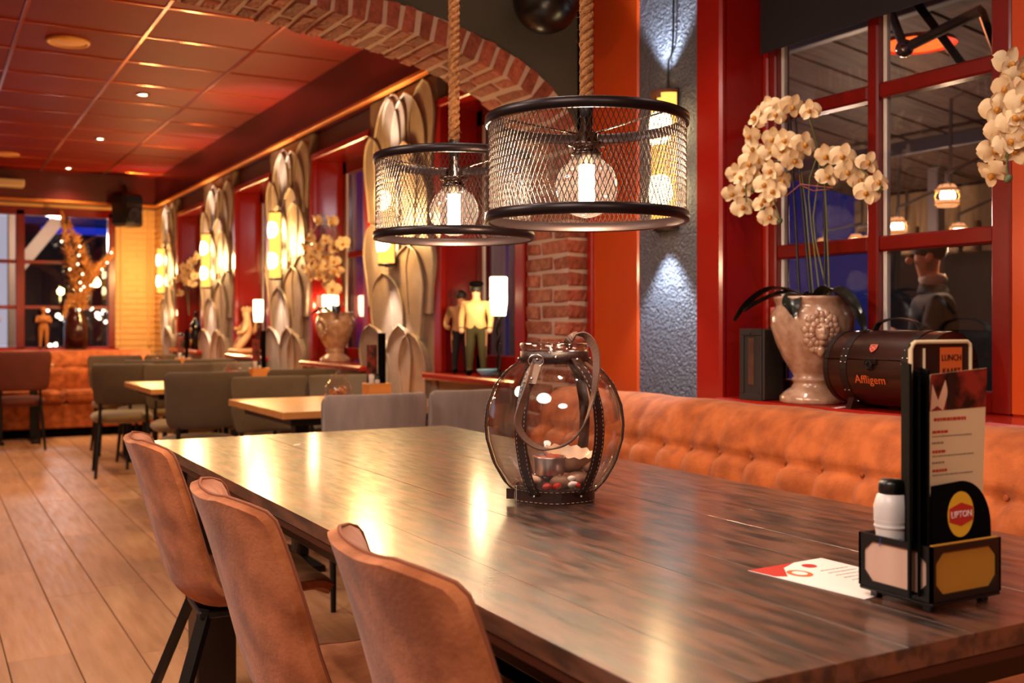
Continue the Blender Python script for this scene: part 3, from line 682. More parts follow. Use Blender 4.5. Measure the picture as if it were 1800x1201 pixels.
# small crumb of paper on the table
# ---- tan shell chairs
CP = cr([(-.090, 0, .842), (-.062, 0, .76), (-.03, 0, .65), (.0, 0, .54), (.035, 0, .455), (.11, 0, .405), (.23, 0, .405), (.36, 0, .425), (.40, 0, .415)], 40)
def shell_pt(u, v, off):
    """u -1..1 across, v 0 top .. 1 seat front, off thickness inwards"""
    i = min(int(v * 40), 39); f = v * 40 - i; p = CP[i].lerp(CP[i + 1], f); d = (CP[i + 1] - CP[i]).normalized(); n = Vector((-d.z, 0, d.x))  # inward normal (forward/up)
    w_ = .215 + .022 * sin(min(1, v / .55) * PI * .5) - .03 * max(0, (v - .75) / .25)
    e = .085
    if v < e: w_ *= (1 - (1 - v / e) ** 2.6 * .42)
    if v > .93: w_ *= 1 - ((v - .93) / .07) ** 2 * .12
    top = max(0, 1 - v / .35)
    g = (.066 if v < .5 else .066 - .04 * (v - .5) / .5) * (1 + .1 * top)
    y = u * w_ * (1 - .06 * abs(u) ** 3); wrap = g * min(1.1, abs(y) / .215) ** 2.6
    q = p + n * (wrap + off); q.y = y
    if v < .02: pass
    return q
def tan_chair(label, loc, rz):
    t = thing('shell_chair', label, 'chair', loc, rz, 'tan shell chairs along the long table')
    U = lambda u: (2 * u - 1)
    b = MB(); b.grid(lambda u, v: shell_pt(U(u), v, 0), 20, 40)
    rim = lambda off: [shell_pt(-1, v / 40, off) for v in range(41)] + [shell_pt(-1 + 2 * u / 20, 1, off) for u in range(1, 21)] + [shell_pt(1, 1 - v / 40, off) for v in range(1, 41)] + [shell_pt(1 - 2 * u / 20, 0, off) for u in range(1, 20)]
    r0, r1 = rim(0), rim(.018); n = len(r0)
    b.add(r0 + r1, [(i, (i + 1) % n, n + (i + 1) % n, n + i) for i in range(n)], 0, True)
    b.grid(lambda u, v: shell_pt(U(u), v, .018), 20, 40)
    b.build('outer_shell', 'suede', t)
    b = MB(); th = lambda u, v: .02 + .028 * (1 - abs(u) ** 4) * (min(1, v / .06) ** .5) * (min(1, (1 - v) / .05) ** .5)
    b.grid(lambda u, v: shell_pt(U(u) * .985, .004 + v * .99, th(U(u), v)), 18, 36); b.build('inner_cushion', 'suede', t)
    MB().tube(rim(0.019), .003, 6, closed=True).build('piping', 'piping', t)
    for sx, sy in ((1, 1), (1, -1), (-1, 1), (-1, -1)):
        a = Vector((.20 + sx * .10, sy * .10, .405)); c_ = Vector((.20 + sx * .24, sy * .215, .0))
        MB().ribbon([a, c_], (-sy * .6, sx * .8, 0), .034, .018).build('leg', 'steel', t)
    MB().cb(.08, -.12, .385, .32, .12, .405, .004).build('seat_bracket', 'steel', t)
    return t
tan_chair('tan suede shell chair nearest the viewer at the long table', (.578, 1.325, 0), -.06)
tan_chair('tan suede shell chair in the middle of the three at the long table', (.515, 1.905, 0), -.05)
tan_chair('tan suede shell chair farthest along the long table with legs in view', (.552, 2.87, 0), -.06)
# ---- tufted bench along the front windows
def bench(name, label, L_, T, profile, row_z, pitch, cat='bench', y_off=0):
    t = thing(name, label, cat, (0, 0, 0)); t.matrix_world = T
    pr = cr([(x, 0, z) for x, z in profile], 36)
    def P(u, v):
        y = u * L_; i = min(int(v * 36), 35); p = pr[i].lerp(pr[i + 1], v * 36 - i); d = (pr[i + 1] - pr[i]).normalized(); n = Vector((-d.z, 0, d.x))
        c_ = ((y + y_off) / pitch) % 1.0; sd = min(c_, 1 - c_) * pitch; dz = p.z - row_z
        seam = math.exp(-(sd / .012) ** 2); cush = 1 - (1 - 2 * min(sd / pitch, .5)) ** 2.2
        low = 1 / (1 + math.exp((dz) / .008)) if p.x < .15 else 0
        row = math.exp(-(dz / .014) ** 2) if p.x < .12 else 0
        disp = .013 * cush * low + .004 * cush * (1 - low) * max(0, 1 - dz / .12 if dz > 0 else 1) - .016 * row - .006 * seam * low - .0025 * seam * (1 - low)
        disp -= .014 * math.exp(-((sd / .018) ** 2 + (dz / .018) ** 2)) if p.x < .12 else 0
        disp += .012 * low * math.exp(-((dz + .06) / .05) ** 2) + .002 * sin(y * 17 + p.z * 20)
        return Vector((p.x, y, p.z)) + n * disp
    nu = int(L_ / .0125)
    MB().grid(P, nu, 60).build('back_cushion', 'sofa', t)
    b = MB(); b.cb(.04, 0, .02, profile[-1][0], L_, row_z + .06, .01); b.build('back_frame', 'sofa', t)
    k = 0; y = (-y_off) % pitch
    bm_ = MB(); bm_.ball((0, 0, 0), (.004, .008, .008), n=8, m=5); bd = bm_.data('button', 'sofa')
    while y < L_:
        p = Vector((profile[0][0] + .0, y, row_z)); p.x = min(pr, key=lambda q_: abs(q_.z - row_z) + (q_.x > .15) * 9).x + .022; inst(bd, 'button', t, p); y += pitch
    ns = max(1, round(L_ / .95))
    for k in range(ns):
        a, c_ = L_ * k / ns + .003, L_ * (k + 1) / ns - .003
        b = MB(); b.cb(-.50, a, .34, .06, c_, .46, .03); o = b.build('seat_cushion', 'sofa', t); o.modifiers.new('b', 'BEVEL').width = .012
    MB().cb(-.46, 0, .09, .05, L_, .34, .01).build('bench_base', 'sofa', t); MB().box(-.43, .01, 0, .05, L_ - .01, .09).build('plinth', 'black', t)
    return t
bench('tufted_bench', 'long tan tufted bench under the front windows beside the dark table', 3.95, Matrix.Translation((2.085, -.42, 0)),
      [(.0, .44), (-.01, .56), (.005, .70), (.03, .80), (.07, .868), (.13, .897), (.22, .893), (.265, .86)], .755, .1385, y_off=.42 - .0)
# ---- pendant lamps
RL = .20
def pendant(label, loc, rope_top):
    t = thing('pendant_lamp', label, 'lamp', loc, .3, 'round wire mesh pendant lamps')
    h = .19
    def ring(z0, z1, nm):
        MB().lathe([(RL - .006, z0), (RL, z0 - .002), (RL + .004, z0), (RL + .005, (z0 + z1) / 2), (RL + .004, z1), (RL, z1 + .002), (RL - .006, z1), (RL - .006, z0)], 72).build(nm, 'rmetal', t)
    ring(-.010, .008, 'bottom_ring'); ring(h - .007, h + .011, 'top_ring')
    b = MB(); nc = 124; nr = 14; r = .0009; dz = (h - .016) / nr
    def pt(i, j, rr=RL - .002): a = 2 * PI * (i + (j % 2) * .5) / nc; return Vector((rr * cos(a), rr * sin(a), .008 + j * dz))
    for j in range(nr):
        for i in range(nc):
            for k in ((0, -1)[j % 2 == 0], (1, 0)[j % 2 == 0]):
                b.tube([pt(i, j), pt(i + k, j + 1)], r, 3, caps=False, smooth=False)
    b.build('mesh_shade', 'mesh', t)
    for k in range(3):
        a = 2 * PI * k / 3 + .55; MB().tube([(.024 * cos(a), .024 * sin(a), h - .022), (RL * cos(a), RL * sin(a), h)], .0022, 6).build('spoke', 'socket', t)
    MB().lathe([(0, h + .03), (.012, h + .03), (.0125, h - .02), (.022, h - .02), (.022, h - .04), (.036, h - .041), (.037, h - .047), (.026, h - .05), (.024, h - .058), (.030, h - .06), (.030, h - .065), (.018, h - .07), (.016, h - .085), (0, h - .085)], 28).build('socket', 'socket', t)
    MB().lathe([(0, .232), (.0135, .232), (.0135, .195), (.012, .188)], 20, c=(0, 0, .012)).build('rope_collar', 'steel', t)
    cz = .062; R_ = .0625
    prof = [(0, cz - R_)] + [(R_ * sin(a), cz - R_ * cos(a)) for a in [PI * k / 20 for k in range(1, 17)]] + [(.022, cz + R_ + .002), (.017, cz + R_ + .012)]
    MB().lathe(prof, 32).build('bulb', 'bulb', t)
    fl_ = MB().lathe([(0, .012), (.012, .016), (.0155, .026), (.0155, .104), (.012, .116), (0, .118)], 14).build('filament', 'fil', t)
    b = MB(); L_ = rope_top - loc[2] - .24; n = int(L_ / .006)
    for s_ in range(3):
        pts = []
        for i in range(n + 1):
            z = .24 + L_ * i / n; a = 2 * PI * (z / .052 + s_ / 3); pts.append((.0075 * cos(a), .0075 * sin(a), z))
        b.tube(pts, .0082, 7)
    b.build('rope', 'rope', t)
    b = MB(); rr = random.Random(5)
    for i in range(260):
        z = .24 + rr.random() * L_; a = rr.random() * 6.28; l = rr.uniform(.004, .012); e = (cos(a + rr.uniform(-.6, .6)), sin(a + rr.uniform(-.6, .6)))
        b.tube([(.013 * cos(a), .013 * sin(a), z), ((.013 + l * .6) * e[0], (.013 + l * .6) * e[1], z + rr.uniform(-.01, .01))], .00025, 3, caps=False)
    tag(b.build('rope_fibres', 'rope', t), kind='stuff')
    return t
pendant('right hand wire mesh pendant lamp nearest the viewer on a jute rope', (1.167, 1.770, 1.359), ZC)
pendant('left hand wire mesh pendant lamp farther along the table on a jute rope', (1.182, 2.403, 1.369), ZC)
# ---- lantern
LX, LY = 1.205, 1.955
CR_ = Vector((CN, -SN, 0)); CT = Vector((-SN, -CN, 0))
t = thing('glass_lantern', 'round clear glass lantern with dark leather straps on the dark table', 'lantern', (LX, LY, TZ))
prof = [(0, .010), (.055, .010), (.078, .018), (.105, .042), (.130, .085), (.145, .135), (.148, .170), (.143, .210), (.125, .255), (.098, .288), (.076, .302), (.069, .312), (.068, .326), (.073, .330), (.075, .336), (.073, .342), (.068, .344)]
b = MB(); b.lathe(prof, 56); b.lathe([(max(0, r - .0035), z + (.004 if z < .05 else 0)) for r, z in prof], 56); b.build('glass_globe', 'jar', t)
MB().lathe([(.0745, .334), (.0765, .338), (.0745, .343), (.070, .345), (.067, .341), (.0745, .334)], 48).build('glass_rim', 'jar', t)
MB().lathe([(.072, .300), (.0745, .300), (.0745, .326), (.072, .326), (.072, .300)], 40).build('neck_band', 'leather', t)
hexr = lambda r, z: [(r * cos(a) * (1 + .03 * cos(6 * a)), r * sin(a) * (1 + .03 * cos(6 * a)), z) for a in [2 * PI * i / 48 for i in range(48)]]
b = MB(); b.ribbon(hexr(.088, .020), (0, 0, 1), .030, .003, closed=True); b.build('base_band', 'leather', t)
b = MB()
for zz in (.0085, .0315):
    for i in range(0, 96, 2):
        a = 2 * PI * i / 96; a2 = 2 * PI * (i + 1.1) / 96; q = lambda a_: ((.0905 + .0027 * cos(6 * a_)) * cos(a_), (.0905 + .0027 * cos(6 * a_)) * sin(a_), zz); b.tube([q(a), q(a2)], .0005, 4)
tag(b.build('stitching', 'stitch', t), kind='stuff')
def onglobe(az, z, off=.003):
    for (r0, z0), (r1, z1) in zip(prof[1:], prof[2:]):
        if z0 <= z <= z1 or (z0, z1) == (prof[-2][1], prof[-1][1]): break
    r = r0 + (r1 - r0) * (z - z0) / max(1e-6, z1 - z0) + off; return CR_ * (r * sin(az)) + CT * (r * cos(az)) + Vector((0, 0, z))
rm = MB().ball((0, 0, 0), .0035, n=8, m=5).data('rivet', 'chrome')
for az in (-30, 36, 92, 150, 210, 268):
    a = math.radians(az); pts = [onglobe(a, .018 + (.312 - .018) * i / 20) for i in range(21)]; tg = CR_ * cos(a) - CT * sin(a)
    o = MB().ribbon(pts, tg, .025, .0028).build('strap', 'leather', t)
    for z in (.022, .31): inst(rm, 'rivet', o, onglobe(a, z, .0075 if z > .1 else .011) if z > .1 else (CR_ * sin(a) + CT * cos(a)) * .091 + Vector((0, 0, z)))
    b = MB()
    for sg in (-1, 1):
        pp_ = [onglobe(a, .03 + (.30 - .03) * i / 60, .0048) + tg * (.0088 * sg) for i in range(61)]
        for i in range(0, 60, 2): b.tube(pp_[i:i + 2], .0005, 4)
    tag(b.build('stitching', 'stitch', o), kind='stuff')
# carrying strap: pixel offsets around the lantern centre (968, y at z): handled in the picture-facing plane, in front of the globe
hp = [(-.042, .300, .078), (-.056, .262, .122), (-.074, .215, .142), (-.080, .180, .160), (-.062, .150, .168), (-.030, .133, .168), (.004, .136, .166), (.036, .156, .164), (.060, .195, .155), (.076, .245, .130), (.084, .295, .10), (.082, .332, .078), (.068, .357, .055), (.045, .362, .035), (.030, .348, .020), (.030, .335, .0)]
pts = [CR_ * x_ + CT * y_ + Vector((0, 0, z_)) for x_, z_, y_ in [(p[0], p[1], p[2]) for p in hp]]; pts = cr(pts, 60)
wds = []
for i in range(61):
    f = i / 60; wds.append((CT * (1 - .35 * f) + CR_ * (.5 * f) + Vector((0, 0, .25 * (1 - f)))).normalized() if True else 0)
wds = [(CT * .75 - CR_ * (.66 if i < 22 else .66 - min(1, (i - 22) / 18) * 1.2)).normalized() for i in range(61)]
o = MB().ribbon(pts, wds, .020, .0026).build('carrying_strap', 'leather2', t)
b = MB(); b.ribbon([pts[0] + CT * .004, pts[4] + CT * .004], CR_, .024, .003); b.build('buckle_tab', 'leather2', o)
c0 = pts[0] + CT * .008 + Vector((0, 0, .008)); MB().tube([c0 + CR_ * .016 * cos(a) + Vector((0, 0, .013 * sin(a))) for a in [2 * PI * i / 20 for i in range(20)]], .0016, 6, closed=True).build('buckle_ring', 'chrome', o)
inst(rm, 'rivet', o, pts[3] + CT * .012); inst(rm, 'rivet', t, onglobe(0, .315, .009)); 
c0 = CR_ * -.088 + CT * .030 + Vector((0, 0, .020)); b = MB(); b.ribbon([c0 + CR_ * -.0, c0 + CR_ * -.016 + CT * -.004], (0, 0, 1), .022, .004); b.build('strap_end', 'leather', t)
MB().tube([c0 + CR_ * (.014 + .009 * sx) + CT * .012 + Vector((0, 0, .019 * sz)) for sx, sz in ((-1, -1), (1, -1), (1, 1), (-1, 1))], .0014, 6, closed=True).build('base_buckle', 'chrome', t)
# things inside the lantern
def rock(name, label, cat, loc, r, m, seed, group=None, rz=0):
    rr = random.Random(seed); ph = [rr.uniform(0, 6) for _ in range(6)]
    def f(u, v):
        a = 2 * PI * u; c_ = PI * v; k = 1 + .10 * sin(3 * a + ph[0]) * sin(c_) + .08 * sin(2 * c_ + ph[1] + a) + .04 * sin(7 * a + ph[2] + 4 * c_) * sin(c_); return (r[0] * k * sin(c_) * cos(a), r[1] * k * sin(c_) * sin(a), -r[2] * k * cos(c_))
    o = MB().grid(f, 18, 10, cu=True).build(name, m, None, loc, (0, 0, rz)); return tag(o, label, cat, group)
def inl(cx, ct, z): return Vector((LX, LY, TZ)) + CR_ * cx + CT * ct + Vector((0, 0, z))
t = thing('candle_cup', 'dull metal cup with orange wax inside the glass lantern', 'candle', inl(-.012, .018, .058))
MB().lathe([(0, .0), (.028, .0), (.032, .004), (.034, .036), (.0365, .042), (.0345, .042), (.032, .03), (0, .03)], 28).build('cup', 'tin', t)
MB().grid(lambda u, v: (.032 * v * cos(2 * PI * u), .032 * v * sin(2 * PI * u), .034 + .006 * v * v * (1 + .4 * sin(6 * PI * u))), 20, 5, cu=True).build('wax', 'wax', t)
sh = thing('seashell', 'large cream scallop shell lying behind the metal cup in the lantern', 'shell', inl(.035, -.035, .072), .4)
b = MB()
def scal(u, v):
    a = PI * 2 * u; r = .058 * v * (1 + .03 * cos(14 * a)); return (r * cos(a) * 1.15, r * sin(a) * .9, .016 * (v * v) * (1 + .15 * cos(14 * a)) + .026 * v ** 3 * (.6 + .4 * sin(a)))
b.grid(scal, 56, 8, cu=True); b.grid(lambda u, v: Vector(scal(u, v)) + Vector((0, 0, -.014 * (1 - v ** 4) - .001)), 56, 8, cu=True); b.build('shell_body', 'shell', sh)
MB().ball((0, 0, .008), (.014, .012, .008)).build('shell_hinge', 'shell', sh)
rock('stone', 'rounded tan stone at the front of the lantern bottom', 'stone', inl(.012, .042, .044), (.024, .020, .018), 'stone', 2, 'stones in the lantern')
rock('stone', 'brown wrinkled stone at the right of the lantern bottom', 'stone', inl(.050, .020, .050), (.030, .020, .015), 'stone', 4, 'stones in the lantern')
rock('stone', 'dark flat stone at the left of the lantern bottom', 'stone', inl(-.050, .025, .046), (.030, .022, .016), 'stone', 6, 'stones in the lantern')
rock('stone', 'pale tilted shell fragment at the far left inside the lantern', 'stone', inl(-.052, .050, .052), (.024, .014, .010), 'shell', 8, 'stones in the lantern')
rock('stone', 'small brown nut like stone at the far right inside the lantern', 'stone', inl(.078, -.012, .072), (.018, .015, .013), 'stone', 9, 'stones in the lantern')
rock('stone', 'dark stone hidden under the metal cup', 'stone', inl(-.010, -.01, .036), (.036, .034, .016), 'stone', 11, 'stones in the lantern')
rock('pebble', 'white glossy pebble low at the lantern front', 'pebble', inl(.036, .058, .044), (.012, .009, .007), 'bone', 12, 'pebbles in the lantern')
rock('pebble', 'second white glossy pebble just above the first one', 'pebble', inl(.034, .052, .056), (.009, .008, .006), 'bone', 13, 'pebbles in the lantern')
for i, (a, lab) in enumerate(((-.018, 'red glass nugget left of the lantern front'), (.004, 'red glass nugget centred at the lantern front'), (.048, 'small red glass nugget beside the white pebble'))):
    rock('glass_nugget', lab, 'nugget', inl(a, .066 - i * .004, .040 if i < 2 else .042), (.011, .008, .008) if i < 2 else (.007, .006, .006), 'glassred', 20 + i, 'red nuggets in the lantern')
# ---- caddy with menus, shaker, cards on the right
t = thing('table_caddy', 'black table caddy with pale and golden wooden side panels at the table corner', 'caddy', (1.163, .939, TZ))
W_, D_, H_ = .142, .124, .074; z0 = .016
b = MB(); b.cb(0, 0, z0 - .006, W_, D_, z0, .002)
for (x, y) in ((.012, .012), (W_ - .022, .012), (.012, D_ - .022), (W_ - .022, D_ - .022)): b.cb(x, y, 0, x + .012, y + .012, z0 - .004, .001)
b.build('base_plate', 'gloss', t)
def frame_panel(nm, T, w_, h_, m):
    b = MB(); b.T = T; f = .009; c_ = .014
    out = [(0, 0), (w_, 0), (w_, h_), (0, h_)]; inn_ = [(f + c_, f), (w_ - f - c_, f), (w_ - f, f + c_), (w_ - f, h_ - f - c_), (w_ - f - c_, h_ - f), (f + c_, h_ - f), (f, h_ - f - c_), (f, f + c_)]
    V = [(x, 0, y) for x, y in out] + [(x, 0, y) for x, y in inn_]; V2 = [(x, .004, z) for x, _, z in V]; n = len(V)
    F_ = [(0, 1, 5, 4), (1, 6, 5), (1, 2, 7, 6), (2, 8, 7), (2, 3, 9, 8), (3, 10, 9), (3, 0, 11, 10), (0, 4, 11)]
    b.add(V + V2, F_ + [tuple(i + n for i in f_[::-1]) for f_ in F_] + [(i, (i + 1) % 4, (i + 1) % 4 + n, i + n) for i in range(4)] + [(4 + i, 4 + i + n, 4 + (i + 1) % 8 + n, 4 + (i + 1) % 8) for i in range(8)])
    o = b.build('side_frame', 'gloss', t); b = MB(); b.T = T; b.poly([(x, .003, z) for x, z in inn_], (0, .0025, 0)); b.build('wood_panel', m, o); return o
frame_panel('f', Matrix.Translation((0, 0, z0)), W_, H_, 'yell')
frame_panel('l', Matrix.Translation((0, D_, z0)) @ Matrix.Rotation(-PI / 2, 4, 'Z'), D_, H_, 'wood2')
frame_panel('b', Matrix.Translation((W_, D_, z0)) @ Matrix.Rotation(PI, 4, 'Z'), W_, H_, 'wood2'); frame_panel('r', Matrix.Translation((W_, 0, z0)) @ Matrix.Rotation(PI / 2, 4, 'Z'), D_, H_, 'yell')
MB().cb(.005, .052, z0, W_ - .005, .055, z0 + H_ - .004, .001).build('divider', 'gloss', t)
MB().cb(.004, .002, z0 + H_ - .001, W_ - .002, .007, z0 + H_ + .0015, .001).build('top_edge', 'yell', t)
# dark menus seen edge on
for i in range(3):
    a = math.radians(46); o_ = Vector((1.150 + i * .009, .962 - i * .007, 0)); b = MB(); b.T = Matrix.Translation((o_.x, o_.y, TZ + .020 + .002 * i)) @ Matrix.Rotation(a, 4, 'Z'); b.cb(0, -.0016, 0, .105, .0016, .300 + .012 * (i == 0), .0006)
    o = b.build('menu_folder', 'black'); tag(o, ('tall black menu folder seen edge on, leftmost of three in the caddy', 'tall black menu folder seen edge on, between two others in the caddy', 'tall black menu folder seen edge on, rightmost of three in the caddy')[i], 'menu', 'black menu folders in the caddy')
    b = MB(); b.T = Matrix.Translation((o_.x, o_.y, TZ + .020)) @ Matrix.Rotation(a, 4, 'Z'); b.cb(.004, -.003, .004, .10, .003, .29, .0006); 
# lunch card at the back
def words(b, x0, x1, z, h_, y, mi, rr):
    x = x0
    while x < x1 - .003:
        l = rr.uniform(.003, .009); b.box(x, y - .0006, z - h_ / 2 * rr.uniform(.8, 1), min(x + l, x1), y - .0002, z + h_ / 2, mi); x += l + .0014
rr = random.Random(9)
t = thing('lunch_card', 'tall card with a cream rounded frame and LUNCH heading behind the menu', 'menu', (1.196, 1.002, TZ + .018), 0)
b = MB(); b.cb(0, 0, 0, .128, .003, .340, .001); b.build('card', 'photo2', t)
fr = [(.002, .0), (.002, .332), (.006, .339), (.012, .342), (.120, .342), (.126, .338), (.127, .330), (.127, 0)]
MB().tube([(x, .0, z) for x, z in fr], .0032, 6).build('card_frame', 'cream', t)
MB().box(.062, -.0012, .255, .108, -.0002, .334).build('orange_box', 'orangep', t)
text('LUNCH', .0125, 'ink', 'lettering', t, (.085, -.0016, .319), (PI / 2, 0, 0)).data.materials[0] = MT['photo2']
text('KAART', .0120, 'ink', 'lettering', t, (.085, -.0016, .300), (PI / 2, 0, 0)).data.materials[0] = MT['photo2']
MB().tube([(.028, -.001, .10), (.028, -.001, .333)], .002, 5).build('stripe', 'cream', t)
# white menu in front
t = thing('printed_menu', 'white menu card with dark red photo strip standing in the caddy', 'menu', (1.186, .972, TZ + .018), 0)
o = MB().poly([(0, 0, 0), (.118, 0, 0), (.134, 0, .305), (.016, 0, .298)], (0, .0015, 0)).build('card', 'paper', t)
MT['menup'] = mat('menu_cream_print', '#d8b890', .55); o.data.materials[0] = MT['menup']
o = MB().poly([(.0135, -.0004, .248), (.1312, -.0004, .250), (.134, -.0004, .305), (.016, -.0004, .298)], (0, .0003, 0)).build('photo_strip', 'photo', t)
MB().poly([(.014, -.0010, .248), (.028, -.0010, .255), (.040, -.0010, .248), (.050, -.001, .272), (.045, -.001, .290), (.030, -.001, .262), (.018, -.001, .285)], (0, .0003, 0)).build('photo_shape', 'skinp', t)
b = MB()
b.poly([(.047, -.0010, .249), (.064, -.0010, .249), (.068, -.001, .300), (.050, -.001, .298)], (0, .0003, 0)); b.build('photo_shape', 'photo2', t)
b = MB(); words(b, .022, .088, .236, .0045, 0, 0, rr)
for z in (.219, .192, .166): words(b, .019, .045 + .01 * rr.random(), z, .0038, 0, 0, rr)
for z in (.213, .186, .160): words(b, .019, .104, z, .0016, 0, 1, rr); words(b, .018, .043, z - .009, .0026, 0, 2, rr) if z > .17 else 0
o = b.build('print', ['red', 'ink', 'ink'], t); tag(o, 'rows of red and grey print', kind='stuff')
# tea card
t = thing('tea_card', 'black round shouldered card with yellow oval and red LIPTON lozenge', 'card', (1.178, .951, TZ + .018), 0)
arc = [(.0, 0, 0), (.122, 0, 0)] + [(.060 + .062 * cos(a), 0, .085 + .068 * sin(a)) for a in [PI / 2 * k / 12 for k in range(13)]] + [(0, 0, .150)]
MB().poly(arc, (0, .002, 0)).build('card', 'black', t)
MB().poly([(.058 + .0265 * cos(2 * PI * k / 32), -.0008, .108 + .031 * sin(2 * PI * k / 32)) for k in range(32)], (0, .0006, 0)).build('oval', 'yellowp', t)
MB().poly([(.034, -.0014, .099), (.058, -.0014, .092), (.082, -.0014, .099), (.082, -.0014, .117), (.058, -.0014, .124), (.034, -.0014, .117)], (0, .0005, 0)).build('lozenge', 'red', t)
text('LIPTON', .0125, 'paper', 'lettering', t, (.058, -.0018, .108), (PI / 2, 0, 0), .0002)
# shaker
t = thing('salt_shaker', 'white salt shaker with black cap and blue lettering standing in the caddy', 'shaker', (1.190, 1.028, TZ + .017))
MB().lathe([(0, 0), (.020, 0), (.022, .004), (.021, .07), (.024, .095), (.0245, .112), (.020, .128), (.013, .133)], 28).build('bottle', 'whitep', t)
for z in (.082, .090): MB().lathe([(.0225, z), (.0245, z + .003), (.0225, z + .006)], 28).build('ridge', 'whitep', t)
MB().lathe([(.017, .130), (.018, .133), (.018, .145), (.014, .150), (0, .151)], 24).build('cap', 'gloss', t)
dv = Vector((1.183, 1.022, 0)); an = math.atan2(-dv.y, -dv.x)
text('JOZO', .013, 'blue', 'lettering', t, (.0228 * cos(an), .0228 * sin(an), .066), (PI / 2, -PI / 2 * 0, an + PI / 2), .0002)
# flyer on the table
t = thing('flyer', 'white flyer with red printed top lying flat on the dark table', 'flyer', (1.125, 1.04, TZ + .0004), 0)
MB().poly([(.0, .21, 0), (.165, .218, 0), (.172, .02, 0), (.024, .0, 0)][::-1], (0, 0, .0006)).build('sheet', 'paper', t)
MB().poly([(.001, .209, .0008), (.060, .212, .0008), (.100, .214, .0008), (.060, .195, .0008), (.025, .150, .0008), (.008, .160, .0008)][::-1], (0, 0, .0002)).build('printed_band', 'red', t)
MB().poly([(.055 + .018 * cos(2 * PI * k / 20), .155 + .022 * sin(2 * PI * k / 20), .0009) for k in range(20)], (0, 0, .0002)).build('printed_bowl', 'orangep', t)
MB().poly([(.055 + .011 * cos(2 * PI * k / 20), .155 + .013 * sin(2 * PI * k / 20), .0012) for k in range(20)], (0, 0, .0002)).build('printed_sauce', 'paper', t)
MB().poly([(.105 + .012 * cos(2 * PI * k / 20), .185 + .012 * sin(2 * PI * k / 20), .0009) for k in range(20)], (0, 0, .0002)).build('printed_spot', 'red', t)
b = MB()
for k in range(6):
    y = .15 - k * .016; x = .095
    while x < .155: l = rr.uniform(.003, .01); b.box(x, y, .0008, x + l, y + .002, .001); x += l + .002
tag(b.build('print', 'ink', t), kind='stuff')
tag(MB().add([(0, 0, 0), (.022, .004, 0), (.03, .012, .002), (.008, .01, .001)], [(0, 1, 2, 3)]).add([(0, 0, -.0006), (.022, .004, -.0006), (.03, .012, -.0006), (.008, .01, -.0006)], [(3, 2, 1, 0)]).build('paper_scrap', 'paper', None, (1.03, 3.25, TZ + .001)), 'tiny white paper scrap near the far end of the dark table', 'scrap')

# ================================================================== FRONT WINDOW SILL
VX = 2.475
V = Vector((VX, 2.452, SILL))
t = thing('garden_vase', 'large crackled beige vase with a lion face on the front window sill', 'vase', V)
vp = [(0, 0), (.098, 0), (.102, .006), (.101, .020), (.088, .034), (.066, .050), (.058, .062), (.060, .068), (.064, .072), (.064, .079), (.058, .083), (.066, .098), (.090, .138), (.114, .190), (.129, .240), (.1305, .270), (.125, .290), (.116, .302), (.113, .312), (.119, .326), (.122, .334), (.118, .338), (.110, .335), (.108, .31), (.10, .29), (0, .285)]
MB().lathe(vp, 48).build('body', 'ceramic', t)
dr = Vector((-.93, -.36, 0)); tgv = Vector((-dr.y, dr.x, 0)) * -1
def on_v(a, z, o=0):
    for (r0, z0), (r1, z1) in zip(vp[9:], vp[10:]):
        if z0 <= z <= z1: break
    r = r0 + (r1 - r0) * (z - z0) / max(1e-6, z1 - z0) + o; a0 = math.atan2(dr.y, dr.x) + a; return (r * cos(a0), r * sin(a0), z)
# the lion mask sits towards the right of the vase as seen from the table
ca = .62
b = MB()
for k in range(22):
    a = 2 * PI * k / 22; q = on_v(ca + .33 * sin(a) * (1 + .1 * (k % 2)), .225 + .052 * cos(a) * (1 + .12 * (k % 2)), .004); b.ball(q, (.013, .013, .015), n=8, m=6)
for k in range(14):
    a = 2 * PI * k / 14; q = on_v(ca + .22 * sin(a), .225 + .034 * cos(a), .010); b.ball(q, (.011, .011, .013), n=8, m=6)
tag(b.build('mane', 'ceramic', t), 'curled mane around the lion face')
b = MB(); b.ball(on_v(ca, .228, .012), (.022, .022, .030)); b.ball(on_v(ca, .212, .030), (.014, .014, .013)); b.ball(on_v(ca, .228, .032), (.007, .007, .016)); b.ball(on_v(ca + .08, .242, .024), (.007, .007, .005)); b.ball(on_v(ca - .08, .242, .024), (.007, .007, .005)); b.ball(on_v(ca, .195, .026), (.012, .012, .010)); b.ball(on_v(ca, .170, .018), (.012, .012, .020))
b.build('lion_face', 'ceramic', t)
